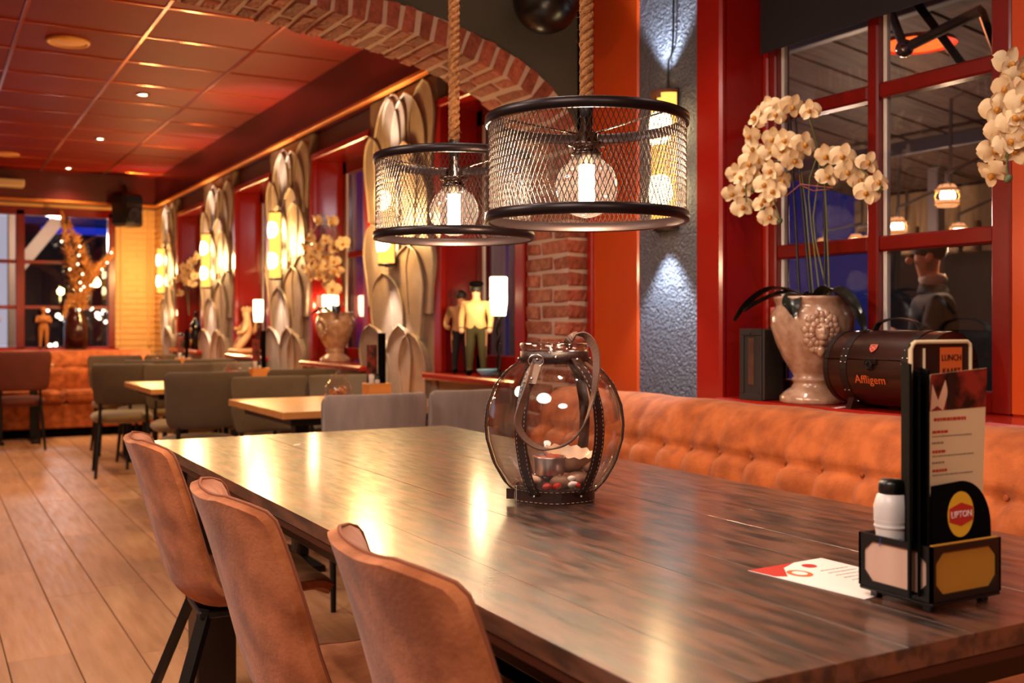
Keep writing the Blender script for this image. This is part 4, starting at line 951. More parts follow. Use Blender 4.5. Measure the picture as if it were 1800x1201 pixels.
# ---- orchids
def petal_grid(b, T, L_, W_, cup, mi=0):
    b.T = T; b.grid(lambda u, v: ((2 * u - 1) * W_ / 2 * max(.12, sin(PI * (.08 + .90 * v)) ** .6), L_ * v, cup * (4 * (u - .5) ** 2 * .5 + v * v)), 6, 6, mi); b.T = None
def flower_me(k):
    b = MB(); rr = random.Random(k)
    for a, L_, W_ in ((90, .034, .044), (-90, .034, .044)): petal_grid(b, Matrix.Rotation(math.radians(a + rr.uniform(-6, 6)), 4, 'Z') @ Matrix.Rotation(rr.uniform(-.1, .25), 4, 'X'), L_, W_, -.010)
    for a, L_, W_ in ((0, .033, .027), (140, .032, .024), (-140, .032, .024)): petal_grid(b, Matrix.Translation((0, 0, -.003)) @ Matrix.Rotation(math.radians(a + rr.uniform(-6, 6)), 4, 'Z') @ Matrix.Rotation(rr.uniform(-.2, .2), 4, 'X'), L_, W_, .006)
    b.ball((0, -.004, .006), (.006, .008, .007), 1, 8, 6); petal_grid(b, Matrix.Rotation(PI, 4, 'Z') @ Matrix.Rotation(.7, 4, 'X'), .016, .014, .004, 1)
    return b.data('flower', ['petal', 'lip'])
fms = [flower_me(k) for k in range(5)]
budm = MB().ball((0, 0, 0), (.0095, .0095, .012), n=10, m=7).data('bud', 'bud')
def big_leaf(pts, w_):
    b = MB(); P = cr(pts, 14); c0 = P[0]
    def f(u, v):
        i = min(int(v * 14), 13); p = P[i].lerp(P[i + 1], v * 14 - i); d = (P[i + 1] - P[i]).normalized(); s_ = d.cross(Vector((0, 0, 1))); s_ = s_.normalized() if s_.length > .01 else Vector((1, 0, 0)); n = s_.cross(d)
        h = w_ / 2 * max(.05, sin(PI * min(.98, .12 + .86 * v)) ** .7); q = 2 * u - 1; return p + s_ * (q * h) + n * (abs(q) * .008)
    b.grid(f, 6, 14); b.grid(lambda u, v: Vector(f(u, v)) - Vector((0, 0, .0016)), 6, 14); return b
def orchid(name, label, base, fl_, buds, stems, stakes, leaves, ties=(), sc=1.0, lw=.05):
    t = thing(name, label, 'orchid', base); rr = random.Random(len(fl_)); inv = -Vector(base)
    for (x, y, X) in fl_:
        p = atx(x, y, X) + inv; dirv = (Vector((-.75 + rr.uniform(-.45, .45), -.5 + rr.uniform(-.8, .6), rr.uniform(-.55, .25)))).normalized()
        q = dirv.to_track_quat('Z', 'Y'); o = inst(fms[rr.randrange(5)], 'flower', t, p, q.to_euler(), sc * rr.uniform(1.0, 1.22)); 
        o.rotation_euler = (q @ Matrix.Rotation(rr.uniform(-.5, .5), 3, 'Z').to_quaternion()).to_euler()
    for (x, y, X) in buds: inst(budm, 'bud', t, atx(x, y, X) + inv, (rr.random(), rr.random(), 0), sc)
    for st in stems: MB().tube(cr([atx(*p) + inv if len(p) == 3 else Vector(p[:3]) + inv for p in st], 16), .0028 * sc, 6).build('stem', 'stem', t)
    for st in stakes: MB().tube([atx(*p) + inv for p in st], .0042 * sc, 6).build('stake', 'stake', t)
    for lf in leaves: big_leaf([Vector(p) for p in lf], lw).build('leaf', 'leafg', t)
    for st in ties: MB().tube([atx(*p) + inv for p in st], .002, 5).build('tie', 'raffia', t)
    return t
Z = lambda x, y, X=2.42: (1260 + x * .2831, 140 + y * .2831, X)
xs_ = lambda: 0
rr = random.Random(4)
LC = [(245, 235), (365, 215), (330, 165), (470, 165), (575, 190), (205, 345), (228, 430), (350, 365), (330, 440), (420, 375), (405, 430), (545, 400), (205, 520), (335, 560), (155, 605), (235, 625), (115, 580), (95, 705), (168, 680), (300, 650), (350, 690), (280, 770), (325, 850), (158, 790), (405, 625), (480, 495), (300, 745), (255, 500)]
RC = [(680, 470), (785, 475), (690, 600), (810, 570), (888, 620), (940, 515), (1000, 635), (930, 700)]
fl_ = [Z(x, y, 2.40 + rr.uniform(-.03, .03)) for x, y in LC] + [Z(x, y, 2.42 + rr.uniform(-.02, .02)) for x, y in RC]
orchid('orchid', 'cream white orchid with two drooping sprays growing from the crackled vase', (VX, 2.452, SILL + .29), fl_,
  [Z(390, 880, 2.42), Z(1010, 680, 2.43), Z(230, 682, 2.41), Z(285, 812, 2.41)],
  [[Z(690, 1340, 2.47), Z(600, 900, 2.46), Z(640, 560, 2.45), Z(600, 320, 2.44), Z(530, 180, 2.42), Z(380, 190, 2.41), Z(250, 250, 2.40)],
   [Z(640, 1340, 2.47), Z(570, 700, 2.45), Z(620, 470, 2.44), Z(520, 390, 2.43), Z(380, 380, 2.42), Z(290, 340, 2.41)],
   [Z(600, 1340, 2.47), Z(520, 560, 2.45), Z(380, 510, 2.43), Z(200, 510, 2.41), Z(180, 640, 2.40), Z(185, 760, 2.40)],
   [Z(450, 570, 2.44), Z(350, 620, 2.42), Z(350, 720, 2.42), Z(390, 860, 2.42)],
   [Z(700, 1340, 2.47), Z(680, 800, 2.45), Z(670, 520, 2.44), Z(760, 500, 2.43), Z(900, 560, 2.43), Z(1005, 670, 2.43)]],
  [[Z(512, 1330, 2.46), Z(452, 205, 2.44)], [Z(580, 1330, 2.46), Z(475, 105, 2.44)], [Z(672, 1330, 2.47), Z(670, 410, 2.45)]],
  [[(0, 0, .02), (-.05, .10, .075), (-.08, .19, .035), (-.10, .25, -.03)], [(0, 0, .02), (-.06, .05, .06), (-.11, .12, .03), (-.13, .17, .0)], [(0, 0, .02), (-.08, -.02, .055), (-.13, -.04, .02), (-.14, -.06, -.02)],
   [(0, 0, .02), (-.03, -.10, .07), (-.05, -.19, .04), (-.06, -.25, -.01)], [(0, 0, .02), (.02, -.08, .06), (.02, -.16, .0), (.02, -.19, -.07)], [(0, 0, .02), (.05, .08, .06), (.08, .14, .03)], [(0, 0, .02), (.06, -.03, .06), (.09, -.05, .01)]],
  [[Z(435, 720, 2.43), Z(520, 650, 2.43), Z(720, 672, 2.45)], [Z(520, 655, 2.44), Z(600, 690, 2.44), Z(700, 680, 2.45)], [Z(515, 590, 2.44), Z(520, 655, 2.44)], [Z(460, 545, 2.43), Z(470, 560, 2.44)]], 1.0, .062)
# second vase and orchid mostly outside the picture on the right
Y2 = lambda x, y, X=2.40: (1700 + x * .2331, 60 + y * .2331, X)
orchid('orchid', 'cream orchid spray hanging into the picture at the top right', (2.47, 1.45, SILL + .29),
  [Y2(325, 225, 2.39), Y2(295, 400, 2.38), Y2(390, 370, 2.40), Y2(220, 560, 2.38), Y2(330, 520, 2.40), Y2(350, 630, 2.37), Y2(260, 720, 2.38), Y2(415, 300, 2.40), Y2(310, 810, 2.37), Y2(210, 870, 2.39), Y2(375, 880, 2.40), Y2(425, 620, 2.38), Y2(180, 1050, 2.38), Y2(440, 760, 2.39), Y2(430, 480, 2.38)],
  [Y2(310, 1090, 2.38)], [[(2.47, 1.45, 1.1, 0), (2.46, 1.45, 1.5, 0), (2.45, 1.50, 1.9, 0), Y2(430, 170, 2.42), Y2(380, 420, 2.40), Y2(350, 700, 2.39), Y2(300, 950, 2.385), Y2(310, 1080, 2.38)], [(2.48, 1.45, 1.1, 0), (2.48, 1.40, 1.6, 0), Y2(460, 600, 2.40), Y2(290, 930, 2.39), Y2(200, 1040, 2.38)]],
  [], [[(0, 0, .02), (-.05, .10, .075), (-.08, .17, .035)], [(0, 0, .02), (-.08, -.02, .055), (-.13, -.04, .02)], [(0, 0, .02), (-.03, -.10, .07), (-.05, -.19, .04)]], (), 1.12, .062)
v2 = thing('garden_vase', 'second beige vase just outside the right edge holding the hanging orchid', 'vase', (2.475, 1.45, SILL)); MB().lathe(vp, 40).build('body', 'ceramic', v2)
# ---- bottle case and bottle
t = thing('bottle_case', 'narrow dark case with brown inlay standing left of the crackled vase', 'case', (2.43, 2.635, SILL), .12)
MB().cb(-.05, -.052, 0, .05, .052, .235, .004).build('body', 'case', t)
b = MB()
for (a, c_, d, e) in ((-.046, .046, .0, .022), (-.046, .046, .213, .235), (-.046, -.030, .022, .213), (.030, .046, .022, .213)): b.cb(-.056, a, d + .0, -.050, c_, e, .0015)
b.build('front_frame', 'case', t); MB().cb(-.053, -.012, .05, -.050, .012, .205, .001).build('inlay', 'caseb', t); MB().ball((-.054, 0, .222), .006).build('clasp', 'steel', t)
t = thing('wine_bottle', 'wine bottle with pink capsule half hidden behind the crackled vase', 'bottle', (2.55, 2.70, SILL))
MB().lathe([(0, 0), (.036, 0), (.038, .01), (.038, .19), (.030, .22), (.014, .245), (.0135, .27)], 24).build('bottle_glass', 'darkbot', t); MB().lathe([(.0145, .245), (.015, .25), (.015, .305), (.013, .308), (0, .308)], 20).build('capsule', 'pink', t)
# ---- barrel shaped chest
t = thing('barrel_chest', 'dark wooden barrel shaped chest with leather bands and orange lettering on the sill', 'chest', (2.475, 2.115, SILL + .016))
R_ = .112; CL = .370; cz = .105
def bar(y): return R_ * (1 - .05 * (2 * y / CL) ** 2)
ys = [-CL / 2 + CL * i / 14 for i in range(15)]
def barrel(a0, a1, nm, off=0):
    b = MB(); n = 20
    b.grid(lambda u, v: ((bar(ys[0] + CL * v) + off) * cos(a0 + (a1 - a0) * u), -CL / 2 + CL * v, cz + (bar(ys[0] + CL * v) + off) * sin(a0 + (a1 - a0) * u)), n, 14)
    for e in (-1, 1):
        y = e * CL / 2; r = bar(y); pts = [(r * cos(a0 + (a1 - a0) * i / n), y, cz + r * sin(a0 + (a1 - a0) * i / n)) for i in range(n + 1)]; b.add(pts, [tuple(range(n + 1))[::e]])
    b.add([(bar(0) * .97 * s1, y, cz + bar(0) * sin(a0)) for s1, y in ((-1, -CL / 2), (1, -CL / 2), (1, CL / 2), (-1, CL / 2))], [(0, 1, 2, 3)])
    return b.build(nm, 'chest', t)
aL = math.radians(14)
barrel(aL + .012, PI - aL - .012, 'lid'); barrel(PI - aL + .012, 2 * PI + aL - .012, 'body')
for yb in (-.115, .105):
    o = MB().ribbon([(bar(yb) * 1.006 * cos(2 * PI * i / 40), yb, cz + bar(yb) * 1.006 * sin(2 * PI * i / 40)) for i in range(40)], (0, 1, 0), .026, .0035, closed=True).build('band', 'band', t)
    for a in (150, 162, 171, 215, 240): 
        for dy in (-.008, .008): inst(rm, 'stud', o, ((bar(yb) + .003) * cos(math.radians(a)), yb + dy, cz + (bar(yb) + .003) * sin(math.radians(a))), sc=.7)
for e in (-1, 1): MB().ribbon([((bar(CL / 2) + .001) * cos(2 * PI * i / 40), e * (CL / 2 - .008), cz + (bar(CL / 2) + .001) * sin(2 * PI * i / 40)) for i in range(40)], (0, 1, 0), .018, .004, closed=True).build('end_band', 'band', t)
MB().ribbon(cr([(0, .085, cz + R_ - .004), (0, .065, cz + R_ + .022), (0, .0, cz + R_ + .034), (0, -.065, cz + R_ + .022), (0, -.085, cz + R_ - .004)], 20), (1, 0, 0), .022, .004).build('handle', 'band', t)
b = MB(); b.T = Matrix.Translation((-R_ - .004, .0, cz + .022)); b.cb(-.003, -.022, -.008, .004, .022, .010, .002); b.cb(-.005, -.010, -.024, .001, .010, -.004, .002); b.tube([(-.006, .009 * cos(2 * PI * i / 12), -.010 + .010 * sin(2 * PI * i / 12)) for i in range(12)], .002, 5, closed=True); b.build('clasp', 'rmetal', t)
for y in (-.11, .11): 
    MB().poly([(-.085, y - .010, -.016), (.085, y - .010, -.016), (.070, y - .010, .004), (.035, y - .010, .0), (0, y - .01, -.002), (-.035, y - .01, .0), (-.070, y - .01, .018)], (0, .02, 0)).build('foot', 'chest', t)
o = text('Affligem', .034, 'orangep', 'lettering', t, (-R_ - .0015, .004, cz - .030), (PI / 2, .0, -PI / 2), .0004, 1.0); o.rotation_euler = (math.radians(90 + 15), 0, -PI / 2); o.location = (-R_ * cos(.28) - .004, .004, cz - R_ * sin(.28))
an = math.radians(148)
b = MB(); cx_, cz_ = R_ * 1.02 * cos(an), cz + R_ * 1.02 * sin(an)
T_ = Matrix.Translation((cx_, .004, cz_)) @ Matrix.Rotation(-PI / 2, 4, 'Z') @ Matrix.Rotation(math.radians(58), 4, 'X')
b.T = T_; b.poly([(-.013, .012, 0), (.013, .012, 0), (.013, -.002, 0), (.008, -.010, 0), (0, -.015, 0), (-.008, -.010, 0), (-.013, -.002, 0)][::-1], (0, 0, .0012)); b.build('shield_emblem', 'red', t)
b = MB(); b.T = T_
for q in (((-.011, .010), (.011, .010)), ((-.011, .010), (-.011, -.002)), ((.011, .010), (.011, -.002)), ((-.011, -.002), (0, -.013)), ((.011, -.002), (0, -.013)), ((-.009, .006), (.009, -.005)), ((-.009, -.005), (.009, .006))): b.tube([(q[0][0], q[0][1], .0016), (q[1][0], q[1][1], .0016)], .0008, 4)
b.build('emblem_lines', 'skinp', t)
# ---- round black speaker on the arch wall
t = thing('globe_speaker', 'round black speaker hanging at the top beside the right rope', 'speaker', (2.12, 3.50, 2.405))
MB().ball((0, 0, 0), .13, n=36, m=24).build('housing', 'gloss', t); MB().lathe([(.085, .098), (.094, .094), (.100, .086), (.094, .080)], 36).build('grille_ring', 'rmetal', t).rotation_euler = (.9, .9, 0)
MB().tube([(0, .1, .02), (0, .21, .05)], .02, 10).build('bracket', 'steel', t)
# ---- front sconce
def sconce(label, loc, r, h, step=False, group='glowing wall lamps on the window piers'):
    t = thing('wall_sconce', label, 'wall lamp', loc, 0, group)
    MB().lathe([(r, 0), (r, h)], 24, a0=PI / 2, a1=3 * PI / 2).build('glowing_shade', 'sconce', t)
    MB().cb(-.008, -r - .004, -.01, .0, r + .004, h + .01, .002).build('back_plate', 'steel', t)
    for z in (.27 * h, .73 * h): MB().ball((-r * .42, 0, z), (r * .70, r * .95, h * .22)).build('hot_bulb', 'hot', t)
    b = MB(); b2 = MB(); b2.lathe([(r + .003, -.004), (r + .004, .008), (r - .004, .008), (r - .004, -.004)], 24, a0=PI / 2, a1=3 * PI / 2); b2.build('bottom_rim', 'rmetal', t); b.lathe([(r + .003, h - .008), (r + .004, h + .004), (r - .004, h + .004), (r - .004, h - .008)], 24, a0=PI / 2, a1=3 * PI / 2)
    if step:
        for k in range(8):
            a0 = PI / 2 + .26 * k; b.lathe([(r + .003, h - .014 - .012 * (8 - k)), (r + .004, h)], 3, a0=a0, a1=a0 + .26, smooth=False)
            
    elif 0:
        for k in range(7): a0 = 3 * PI / 2 - .35 * (k + 1); b.lathe([(r + .002, .0), (r + .003, .008 + .010 * (7 - k))], 3, a0=a0, a1=a0 + .35)
    b.build('top_rim', 'head' if step else 'rmetal', t)
    return t
sconce('stepped brown and white wall lamp on the blue grey plaster', (NX, 3.135, 1.50), .062, .505, True, None)
MB().tube(cr([(NX - .004, 3.13, 2.02), (NX - .006, 3.125, 2.12), (NX - .004, 3.10, 2.22), (NX - .004, 3.10, ZC)], 20), .004, 6).build('cable', 'steel', pw)
light('SPOT', (NX - .06, 3.135, 2.03), 16, (.80, .90, 1), .02, rot=(PI, 0, 0), spot=80, blend=.5)
light('SPOT', (NX - .06, 3.135, 1.47), 16, (.80, .90, 1), .02, spot=80, blend=.5)
# unseen white fill spots added under the front ceiling
for x, y, p in ((1.9, 2.6, 36), (1.25, 2.3, 30), (.2, 2.2, 45), (2.0, 1.2, 26)):
    light('SPOT', (x, y, 2.74), p, PALE, .05, spot=90, blend=.8)

# ================================================================== BACK ROOM
# ---- wall lamps on the piers
for i, (y, lab) in enumerate(((5.467, 'glowing tall wall lamp on the nearest leaf relief pier, behind the left pendant lamp'), (7.572, 'glowing tall wall lamp on the second leaf relief pier'), (9.704, 'glowing tall wall lamp on the third leaf relief pier'), (11.751, 'glowing tall wall lamp on the last pier before the brick corner'))):
    sconce(lab, (WX - .045, y, 1.475), .072, .49)
    light('SPOT', (WX - .13, y, 1.99), 22, (1, .86, .74), .03, rot=(PI, 0, 0), spot=75, blend=.6)
    light('SPOT', (WX - .13, y, 1.45), 22, (1, .86, .74), .03, spot=75, blend=.6)
    light('POINT', (WX - .20, y, 1.72), 26, (1, .58, .20), .06)
light('SPOT', (1.0, 10.9, 2.70), 110, (1, .72, .42), .06, rot=(.45, 0, 0), spot=75, blend=.8)  # extra unseen spot added to brighten the far bench
# ---- ceiling fittings
for (x, y, lab) in ((1.38, 7.818, 'recessed ceiling spot nearest the viewer'), (1.382, 9.867, 'recessed ceiling spot in the middle of the row'), (1.353, 11.9, 'recessed ceiling spot farthest away')):
    t = thing('ceiling_spot', lab, 'ceiling light', (x, y, ZC - .006), 0, 'recessed ceiling spots')
    MB().lathe([(.028, .004), (.030, -.006), (.045, -.006), (.047, .004)], 24).build('trim_ring', 'chrome', t); MB().lathe([(0, -.001), (.028, -.001)], 20).build('lens', 'spot', t)
for (x, y, lab) in ((.746, 6.57, 'large round cream ceiling loudspeaker at the upper left'), (.72, 11.2, 'round cream ceiling loudspeaker far off at the left edge')):
    t = thing('ceiling_speaker', lab, 'speaker', (x, y, ZC - .004), 0, 'round ceiling loudspeakers')
    MB().lathe([(.100, .004), (.100, -.008), (.112, -.012), (.118, -.006), (.118, .004)], 36).build('rim', 'grille', t); MB().lathe([(0, -.010), (.06, -.009), (.100, -.004)], 36).build('grille', 'grille', t)
tag(MB().cb(.2, 12.08, 2.58, .95, 12.24, 2.66, .01).build('air_vent', 'cream'), 'cream air vent box on the far bulkhead at the left edge', 'vent')
t = thing('wall_speaker', 'black loudspeaker hanging in the far corner under the bulkhead', 'speaker', (1.96, 12.02, 2.36), .5)
b = MB(); b.cb(-.13, -.12, -.16, .13, .12, .20, .03); b.build('cabinet', 'gloss', t); MB().lathe([(0, .02), (.06, .0), (.085, .02), (.095, .015), (.095, 0)], 24, c=(0, 0, 0)).build('cone', 'rmetal', t).matrix_local = Matrix.Translation((0, -.118, -.04)) @ Matrix.Rotation(PI / 2, 4, 'X')
MB().tube([(0, 0, .18), (0, .05, .30)], .02, 8).build('bracket', 'steel', t)
b = MB(); b.tube([(1.99, YE - .30, SILL), (1.99, YE - .30, 2.40)], .012, 8); b.tube([(2.29, YE - .31, .9), (2.29, YE - .31, 2.46)], .018, 8)
tag(b.build('wall_pipes', 'bricky', wf), kind='stuff')
# ---- tables
def small_table(label, loc, wx, wy):
    t = thing('cafe_table', label, 'table', loc, 0, 'honey oak tables in the back room')
    n = 7
    for k in range(n): MB().cb(0, wy * k / n + .0005, .728, wx, wy * (k + 1) / n - .0005, .76, .003).build('top_board', 'ltop', t)
    MB().cb(.06, .08, .69, wx - .06, wy - .08, .728, .004).build('apron', 'steel', t)
    for x in (wx * .25, wx * .75):
        MB().cb(x - .035, wy / 2 - .035, .03, x + .035, wy / 2 + .035, .69, .004).build('leg', 'steel', t)
        MB().cb(x - .035, wy / 2 - .28, 0, x + .035, wy / 2 + .28, .03, .006).build('foot', 'steel', t)
    return t
small_table('honey oak table nearest the arch behind the two grey chairs', (1.375, 4.48, 0), .91, .93)
small_table('honey oak table in the middle of the back room', (1.185, 6.45, 0), 1.10, .93)
small_table('honey oak table farthest along the window wall', (1.30, 8.98, 0), .95, .9)
small_table('honey oak table in front of the far tufted bench', (.50, 10.95, 0), .62, .62)
# ---- back room chairs
def cafe_chair(label, loc, rz, fab, seatf, group, w_=.45, H=.85):
    t = thing('cafe_chair', label, 'chair', loc, rz, group)     # faces local +y ; back at y = 0
    zb = .54
    def back(u, v, o):
        x = (2 * u - 1); z = zb + (H - zb) * v; ww = w_ / 2 * (1 - .10 * (1 - v)); e = .16
        if v > 1 - e: ww *= 1 - .10 * ((v - 1 + e) / e) ** 3
        if v < e: ww *= 1 - .12 * ((e - v) / e) ** 2
        return Vector((x * ww, -.035 * v - .0 + .045 * x * x + o * (1 if 1 else 0), z))
    b = MB(); N1, N2 = 14, 12
    def closed(u, v):   # wrap round the pad section: v around
        a = 2 * PI * v; s_ = .5 - .5 * cos(a); side = sin(a); o = .021 * (abs(side) ** .5) * (1 if side >= 0 else -1)
        return back(u, s_, o)
    b.grid(closed, N1, 28, cv=True)
    for u in (0, 1):
        ring = [closed(u, k / 28) for k in range(28)]; b.add(ring, [tuple(range(28))[::(1 if u else -1)]])
    b.build('backrest', fab, t)
    b = MB()
    def seat(u, v):
        a = 2 * PI * u; r = 1 - .0; k = (abs(cos(a)) ** 3.5 + abs(sin(a)) ** 3.5) ** (-1 / 3.5); ph = PI * v; s_ = sin(ph) ** .35
        return Vector((.225 * k * cos(a) * s_, .245 + .215 * k * sin(a) * s_, .435 - .045 * cos(ph)))
    b.grid(seat, 28, 10, cu=True); b.build('seat', seatf, t)
    for sx in (-1, 1):
        MB().tube([(sx * .17, .04, .40), (sx * .165, .03, .50), (sx * .16, .025, .60)], .013, 8).build('back_post', 'steel', t)
        MB().tube([(sx * .17, .06, .41), (sx * .20, -.04, 0)], [.017, .011], 8).build('leg', 'steel', t); MB().tube([(sx * .17, .40, .41), (sx * .20, .46, 0)], [.017, .011], 8).build('leg', 'steel', t)
    return t
G1, G2 = 'grey velvet chairs behind the dark table', 'olive brown chairs at the back room tables'
cafe_chair('grey velvet chair left of the lantern, behind the dark table', (1.63, 4.03, 0), .0, 'grey', 'grey', G1, .46, .86)
cafe_chair('grey velvet chair partly behind the lantern', (2.11, 4.09, 0), .0, 'grey', 'grey', G1, .42, .86)
cafe_chair('olive chair at the far side of the nearest oak table, left one', (1.72, 5.86, 0), PI, 'olivef', 'oliveg', G2, .46, .85)
cafe_chair('olive chair at the far side of the nearest oak table, beside the orange snack jar', (2.12, 5.84, 0), PI, 'olivef', 'oliveg', G2, .38, .85)
cafe_chair('large olive brown chair with its back to the viewer left of the nearest oak table', (1.455, 6.17, 0), .0, 'olivef', 'oliveg', G2, .50, .87)
cafe_chair('olive chair with its back to the viewer at the middle oak table beside the wall', (2.06, 6.30, 0), .0, 'olivef', 'oliveg', G2, .44, .87)
cafe_chair('olive chair at the far side of the middle oak table, left one', (1.62, 7.80, 0), PI, 'olivef', 'oliveg', G2, .50, .86)
cafe_chair('olive chair at the far side of the middle oak table, beside the wall', (2.06, 7.90, 0), PI, 'olivef', 'oliveg', G2, .40, .86)
cafe_chair('dark olive chair standing between the middle and farthest window tables at the left', (1.33, 8.30, 0), -.1, 'olivef', 'oliveg', G2, .46, .85)
cafe_chair('olive chair with its back to the viewer at the farthest window table', (1.62, 8.75, 0), .0, 'olivef', 'oliveg', G2, .46, .86)
cafe_chair('small looking olive chair at the farthest window table beside the wall', (2.08, 8.75, 0), .0, 'olivef', 'oliveg', G2, .44, .86)
cafe_chair('olive chair beyond the farthest window table near the tufted bench', (1.55, 10.15, 0), PI, 'olivef', 'oliveg', G2, .48, .86)
cafe_chair('second olive chair beyond the farthest window table by the wall', (2.02, 10.15, 0), PI, 'olivef', 'oliveg', G2, .44, .86)
cafe_chair('dark red brown chair at the left edge in front of the far bench', (.79, 10.45, 0), .0, 'brownf', 'brownf', None, .52, .90)
bench('tufted_bench', 'orange tufted bench along the far window wall', 4.6, Matrix.Translation((2.20, 11.98, 0)) @ Matrix.Rotation(PI / 2, 4, 'Z'),
      [(.0, .44), (-.01, .54), (.005, .66), (.03, .76), (.07, .83), (.13, .865), (.22, .862), (.25, .84)], .69, .22)
# ---- small sill lamps
def sill_lamp(label, loc, h, hs, r, tilt=0):
    t = thing('sill_lamp', label, 'lamp', loc, 0, 'small glowing lamps on the back room sills')
    MB().lathe([(0, 0), (.045, 0), (.045, .008), (.012, .02), (.012, .03)], 20).build('foot', 'rmetal', t)
    z0 = h - hs
    for s_ in range(2): MB().tube([(.008 * cos(z * 40 + PI * s_), .008 * sin(z * 40 + PI * s_), z) for z in [.02 + (z0 + .01 - .02) * i / 24 for i in range(25)]], .006, 6).build('twisted_stem', 'rmetal', t)
    MB().lathe([(0, z0), (r * .82, z0), (r, z0 + hs * .35), (r, h - .004), (r * .9, h), (0, h)], 20).build('shade', 'shade', t)
    MB().tube([(-(r + .003) * cos(a), (r + .003) * sin(a), z0 + hs * .45 + r * .35 * sin(a)) for a in [-PI / 2 + PI * i / 14 for i in range(15)]], .003, 5).build('wire_band', 'rmetal', t)
    light('POINT', (loc[0] - r - .06, loc[1], loc[2] + h - hs / 2), 3, (1, .7, .35), .03)
sill_lamp('small glowing lamp with twisted stem beside the brick pier', (2.40, 4.40, SILL), .475, .185, .042)
sill_lamp('small glowing lamp behind the second orchid vase', (2.45, 6.90, SILL), .45, .145, .055)
sill_lamp('small glowing lamp beside the plaster cherub', (2.42, 8.56, SILL), .45, .18, .040)
sill_lamp('small glowing lamp on the last sill beside the black bottle', (2.38, 11.42, SILL), .43, .12, .055)
# ---- figurines
figure('figurine', 'figurine of a man with black cap, khaki shirt and olive trousers on the first sill', 'figurine', (2.385, 4.60, SILL), -2.2, .44, 'khaki', 'oliv2', 'skinp', 'hair', 'down', 'figurines of men on the first sill', 'black', 1.4)
figure('figurine', 'darker figurine of a man in tan jacket standing behind the one with the black cap', 'figurine', (2.40, 4.80, SILL), -1.9, .41, 'khaki2', 'trouser', 'skin', 'hair', 'back', 'figurines of men on the first sill', None, 1.35)
figure('figurine', 'orange brown figurine of a person with hat at the left edge of the far sill', 'figurine', (.66, 12.50, SILL - .02), -1.2, .46, 'terracotta', 'terracotta', 'terracotta', 'hair', 'up', 'carved figurines on the far sill', 'hair', 1.3)
figure('figurine', 'orange brown figurine with bushy hair on the far sill left of the red vase', 'figurine', (1.17, 12.50, SILL - .02), -1.6, .44, 'terracotta', 'terracotta', 'terracotta', 'terracotta', 'up', 'carved figurines on the far sill', None, 1.3)
t = thing('cherub_statue', 'pale plaster cherub statue seated on the third sill', 'statue', (2.41, 8.86, SILL)); k = .36 / 1.0
sk = [((0, 0, .10), .05), ((0, 0, .18), .055), ((0, 0, .255), .05), ((0, 0, .29), .028), ((-.01, 0, .335), .042), ((-.01, 0, .37), .03), ((-.02, .06, .24), .022), ((-.07, .09, .19), .018), ((-.09, .03, .22), .016), ((-.02, -.06, .24), .022), ((-.06, -.09, .18), .018), ((-.10, -.04, .17), .016), ((-.06, .05, .09), .034), ((-.10, .06, .02), .024), ((-.06, -.05, .09), .034), ((-.11, -.06, .03), .024)]
skin_body('body', (sk, [(0, 1), (1, 2), (2, 3), (3, 4), (4, 5), (2, 6), (6, 7), (7, 8), (2, 9), (9, 10), (10, 11), (0, 12), (12, 13), (0, 14), (14, 15)]), 'cherub', t)
b = MB()
for i in range(16): a = i * 2.4; b.ball((-.005 + .034 * cos(a), .034 * sin(a), .36 + .002 * i), .013, n=7, m=5)
b.build('curls', 'cherub', t); MB().cb(-.13, -.15, 0, .08, .15, .045, .015).build('plinth', 'cherub', t)
for sg in (-1, 1): MB().poly([(.04, sg * .02, .20), (.05, sg * .10, .30), (.05, sg * .13, .26), (.05, sg * .11, .20), (.04, sg * .04, .16)], (.012, 0, 0)).build('wing', 'cherub', t)
# ---- second vase with orchid, in the back room
t = thing('garden_vase', 'beige vase with a moulded face on the second sill of the back room', 'vase', (2.40, 6.66, SILL)); MB().lathe([(r * 1.0, z * .98) for r, z in vp], 36).build('body', 'ceramic', t)
b = MB()
for k in range(14): b.ball((-.115 * cos(.5 * sin(2 * PI * k / 14)), -.06 + .05 * sin(2 * PI * k / 14), .225 + .05 * cos(2 * PI * k / 14)), .017, n=8, m=5)
b.ball((-.12, -.06, .22), (.022, .022, .032)); b.build('moulded_face', 'ceramic', t)
rr = random.Random(12)
W = lambda x, y, X: (250 + x * .25, 300 + y * .25, X)
FL2 = [(1230, 350), (1330, 360), (1160, 400), (1180, 470), (1150, 540), (1240, 540), (1190, 600), (1270, 600), (1160, 660), (1310, 600), (1350, 540), (1230, 680), (1290, 670), (1350, 640), (1180, 740), (1250, 730), (1360, 700), (1310, 800), (1340, 830), (1410, 510), (1170, 700), (1290, 490), (1210, 640), (1300, 740)]
orchid('orchid', 'yellowish orchid with full drooping sprays in the second back room vase', (2.40, 6.66, SILL + .28), [W(x, y, 2.33 + rr.uniform(-.05, .04)) for x, y in FL2], [W(1345, 860, 2.33)],
  [[W(1420, 960, 2.38), W(1420, 700, 2.37), W(1360, 420, 2.35), W(1240, 380, 2.33), W(1170, 520, 2.32), W(1160, 660, 2.31)], [W(1400, 960, 2.38), W(1290, 420, 2.35), W(1330, 380, 2.34), W(1350, 600, 2.33), W(1330, 850, 2.33)]],
  [[W(1425, 960, 2.38), W(1400, 560, 2.37)], [W(1300, 960, 2.38), W(1275, 400, 2.37)]],
  [[(0, 0, .02), (-.05, .12, .07), (-.08, .24, .03)], [(0, 0, .02), (-.08, .02, .08), (-.14, -.08, .05)], [(0, 0, .02), (-.03, -.10, .09), (-.05, -.20, .03)]], (), 1.35, .06)
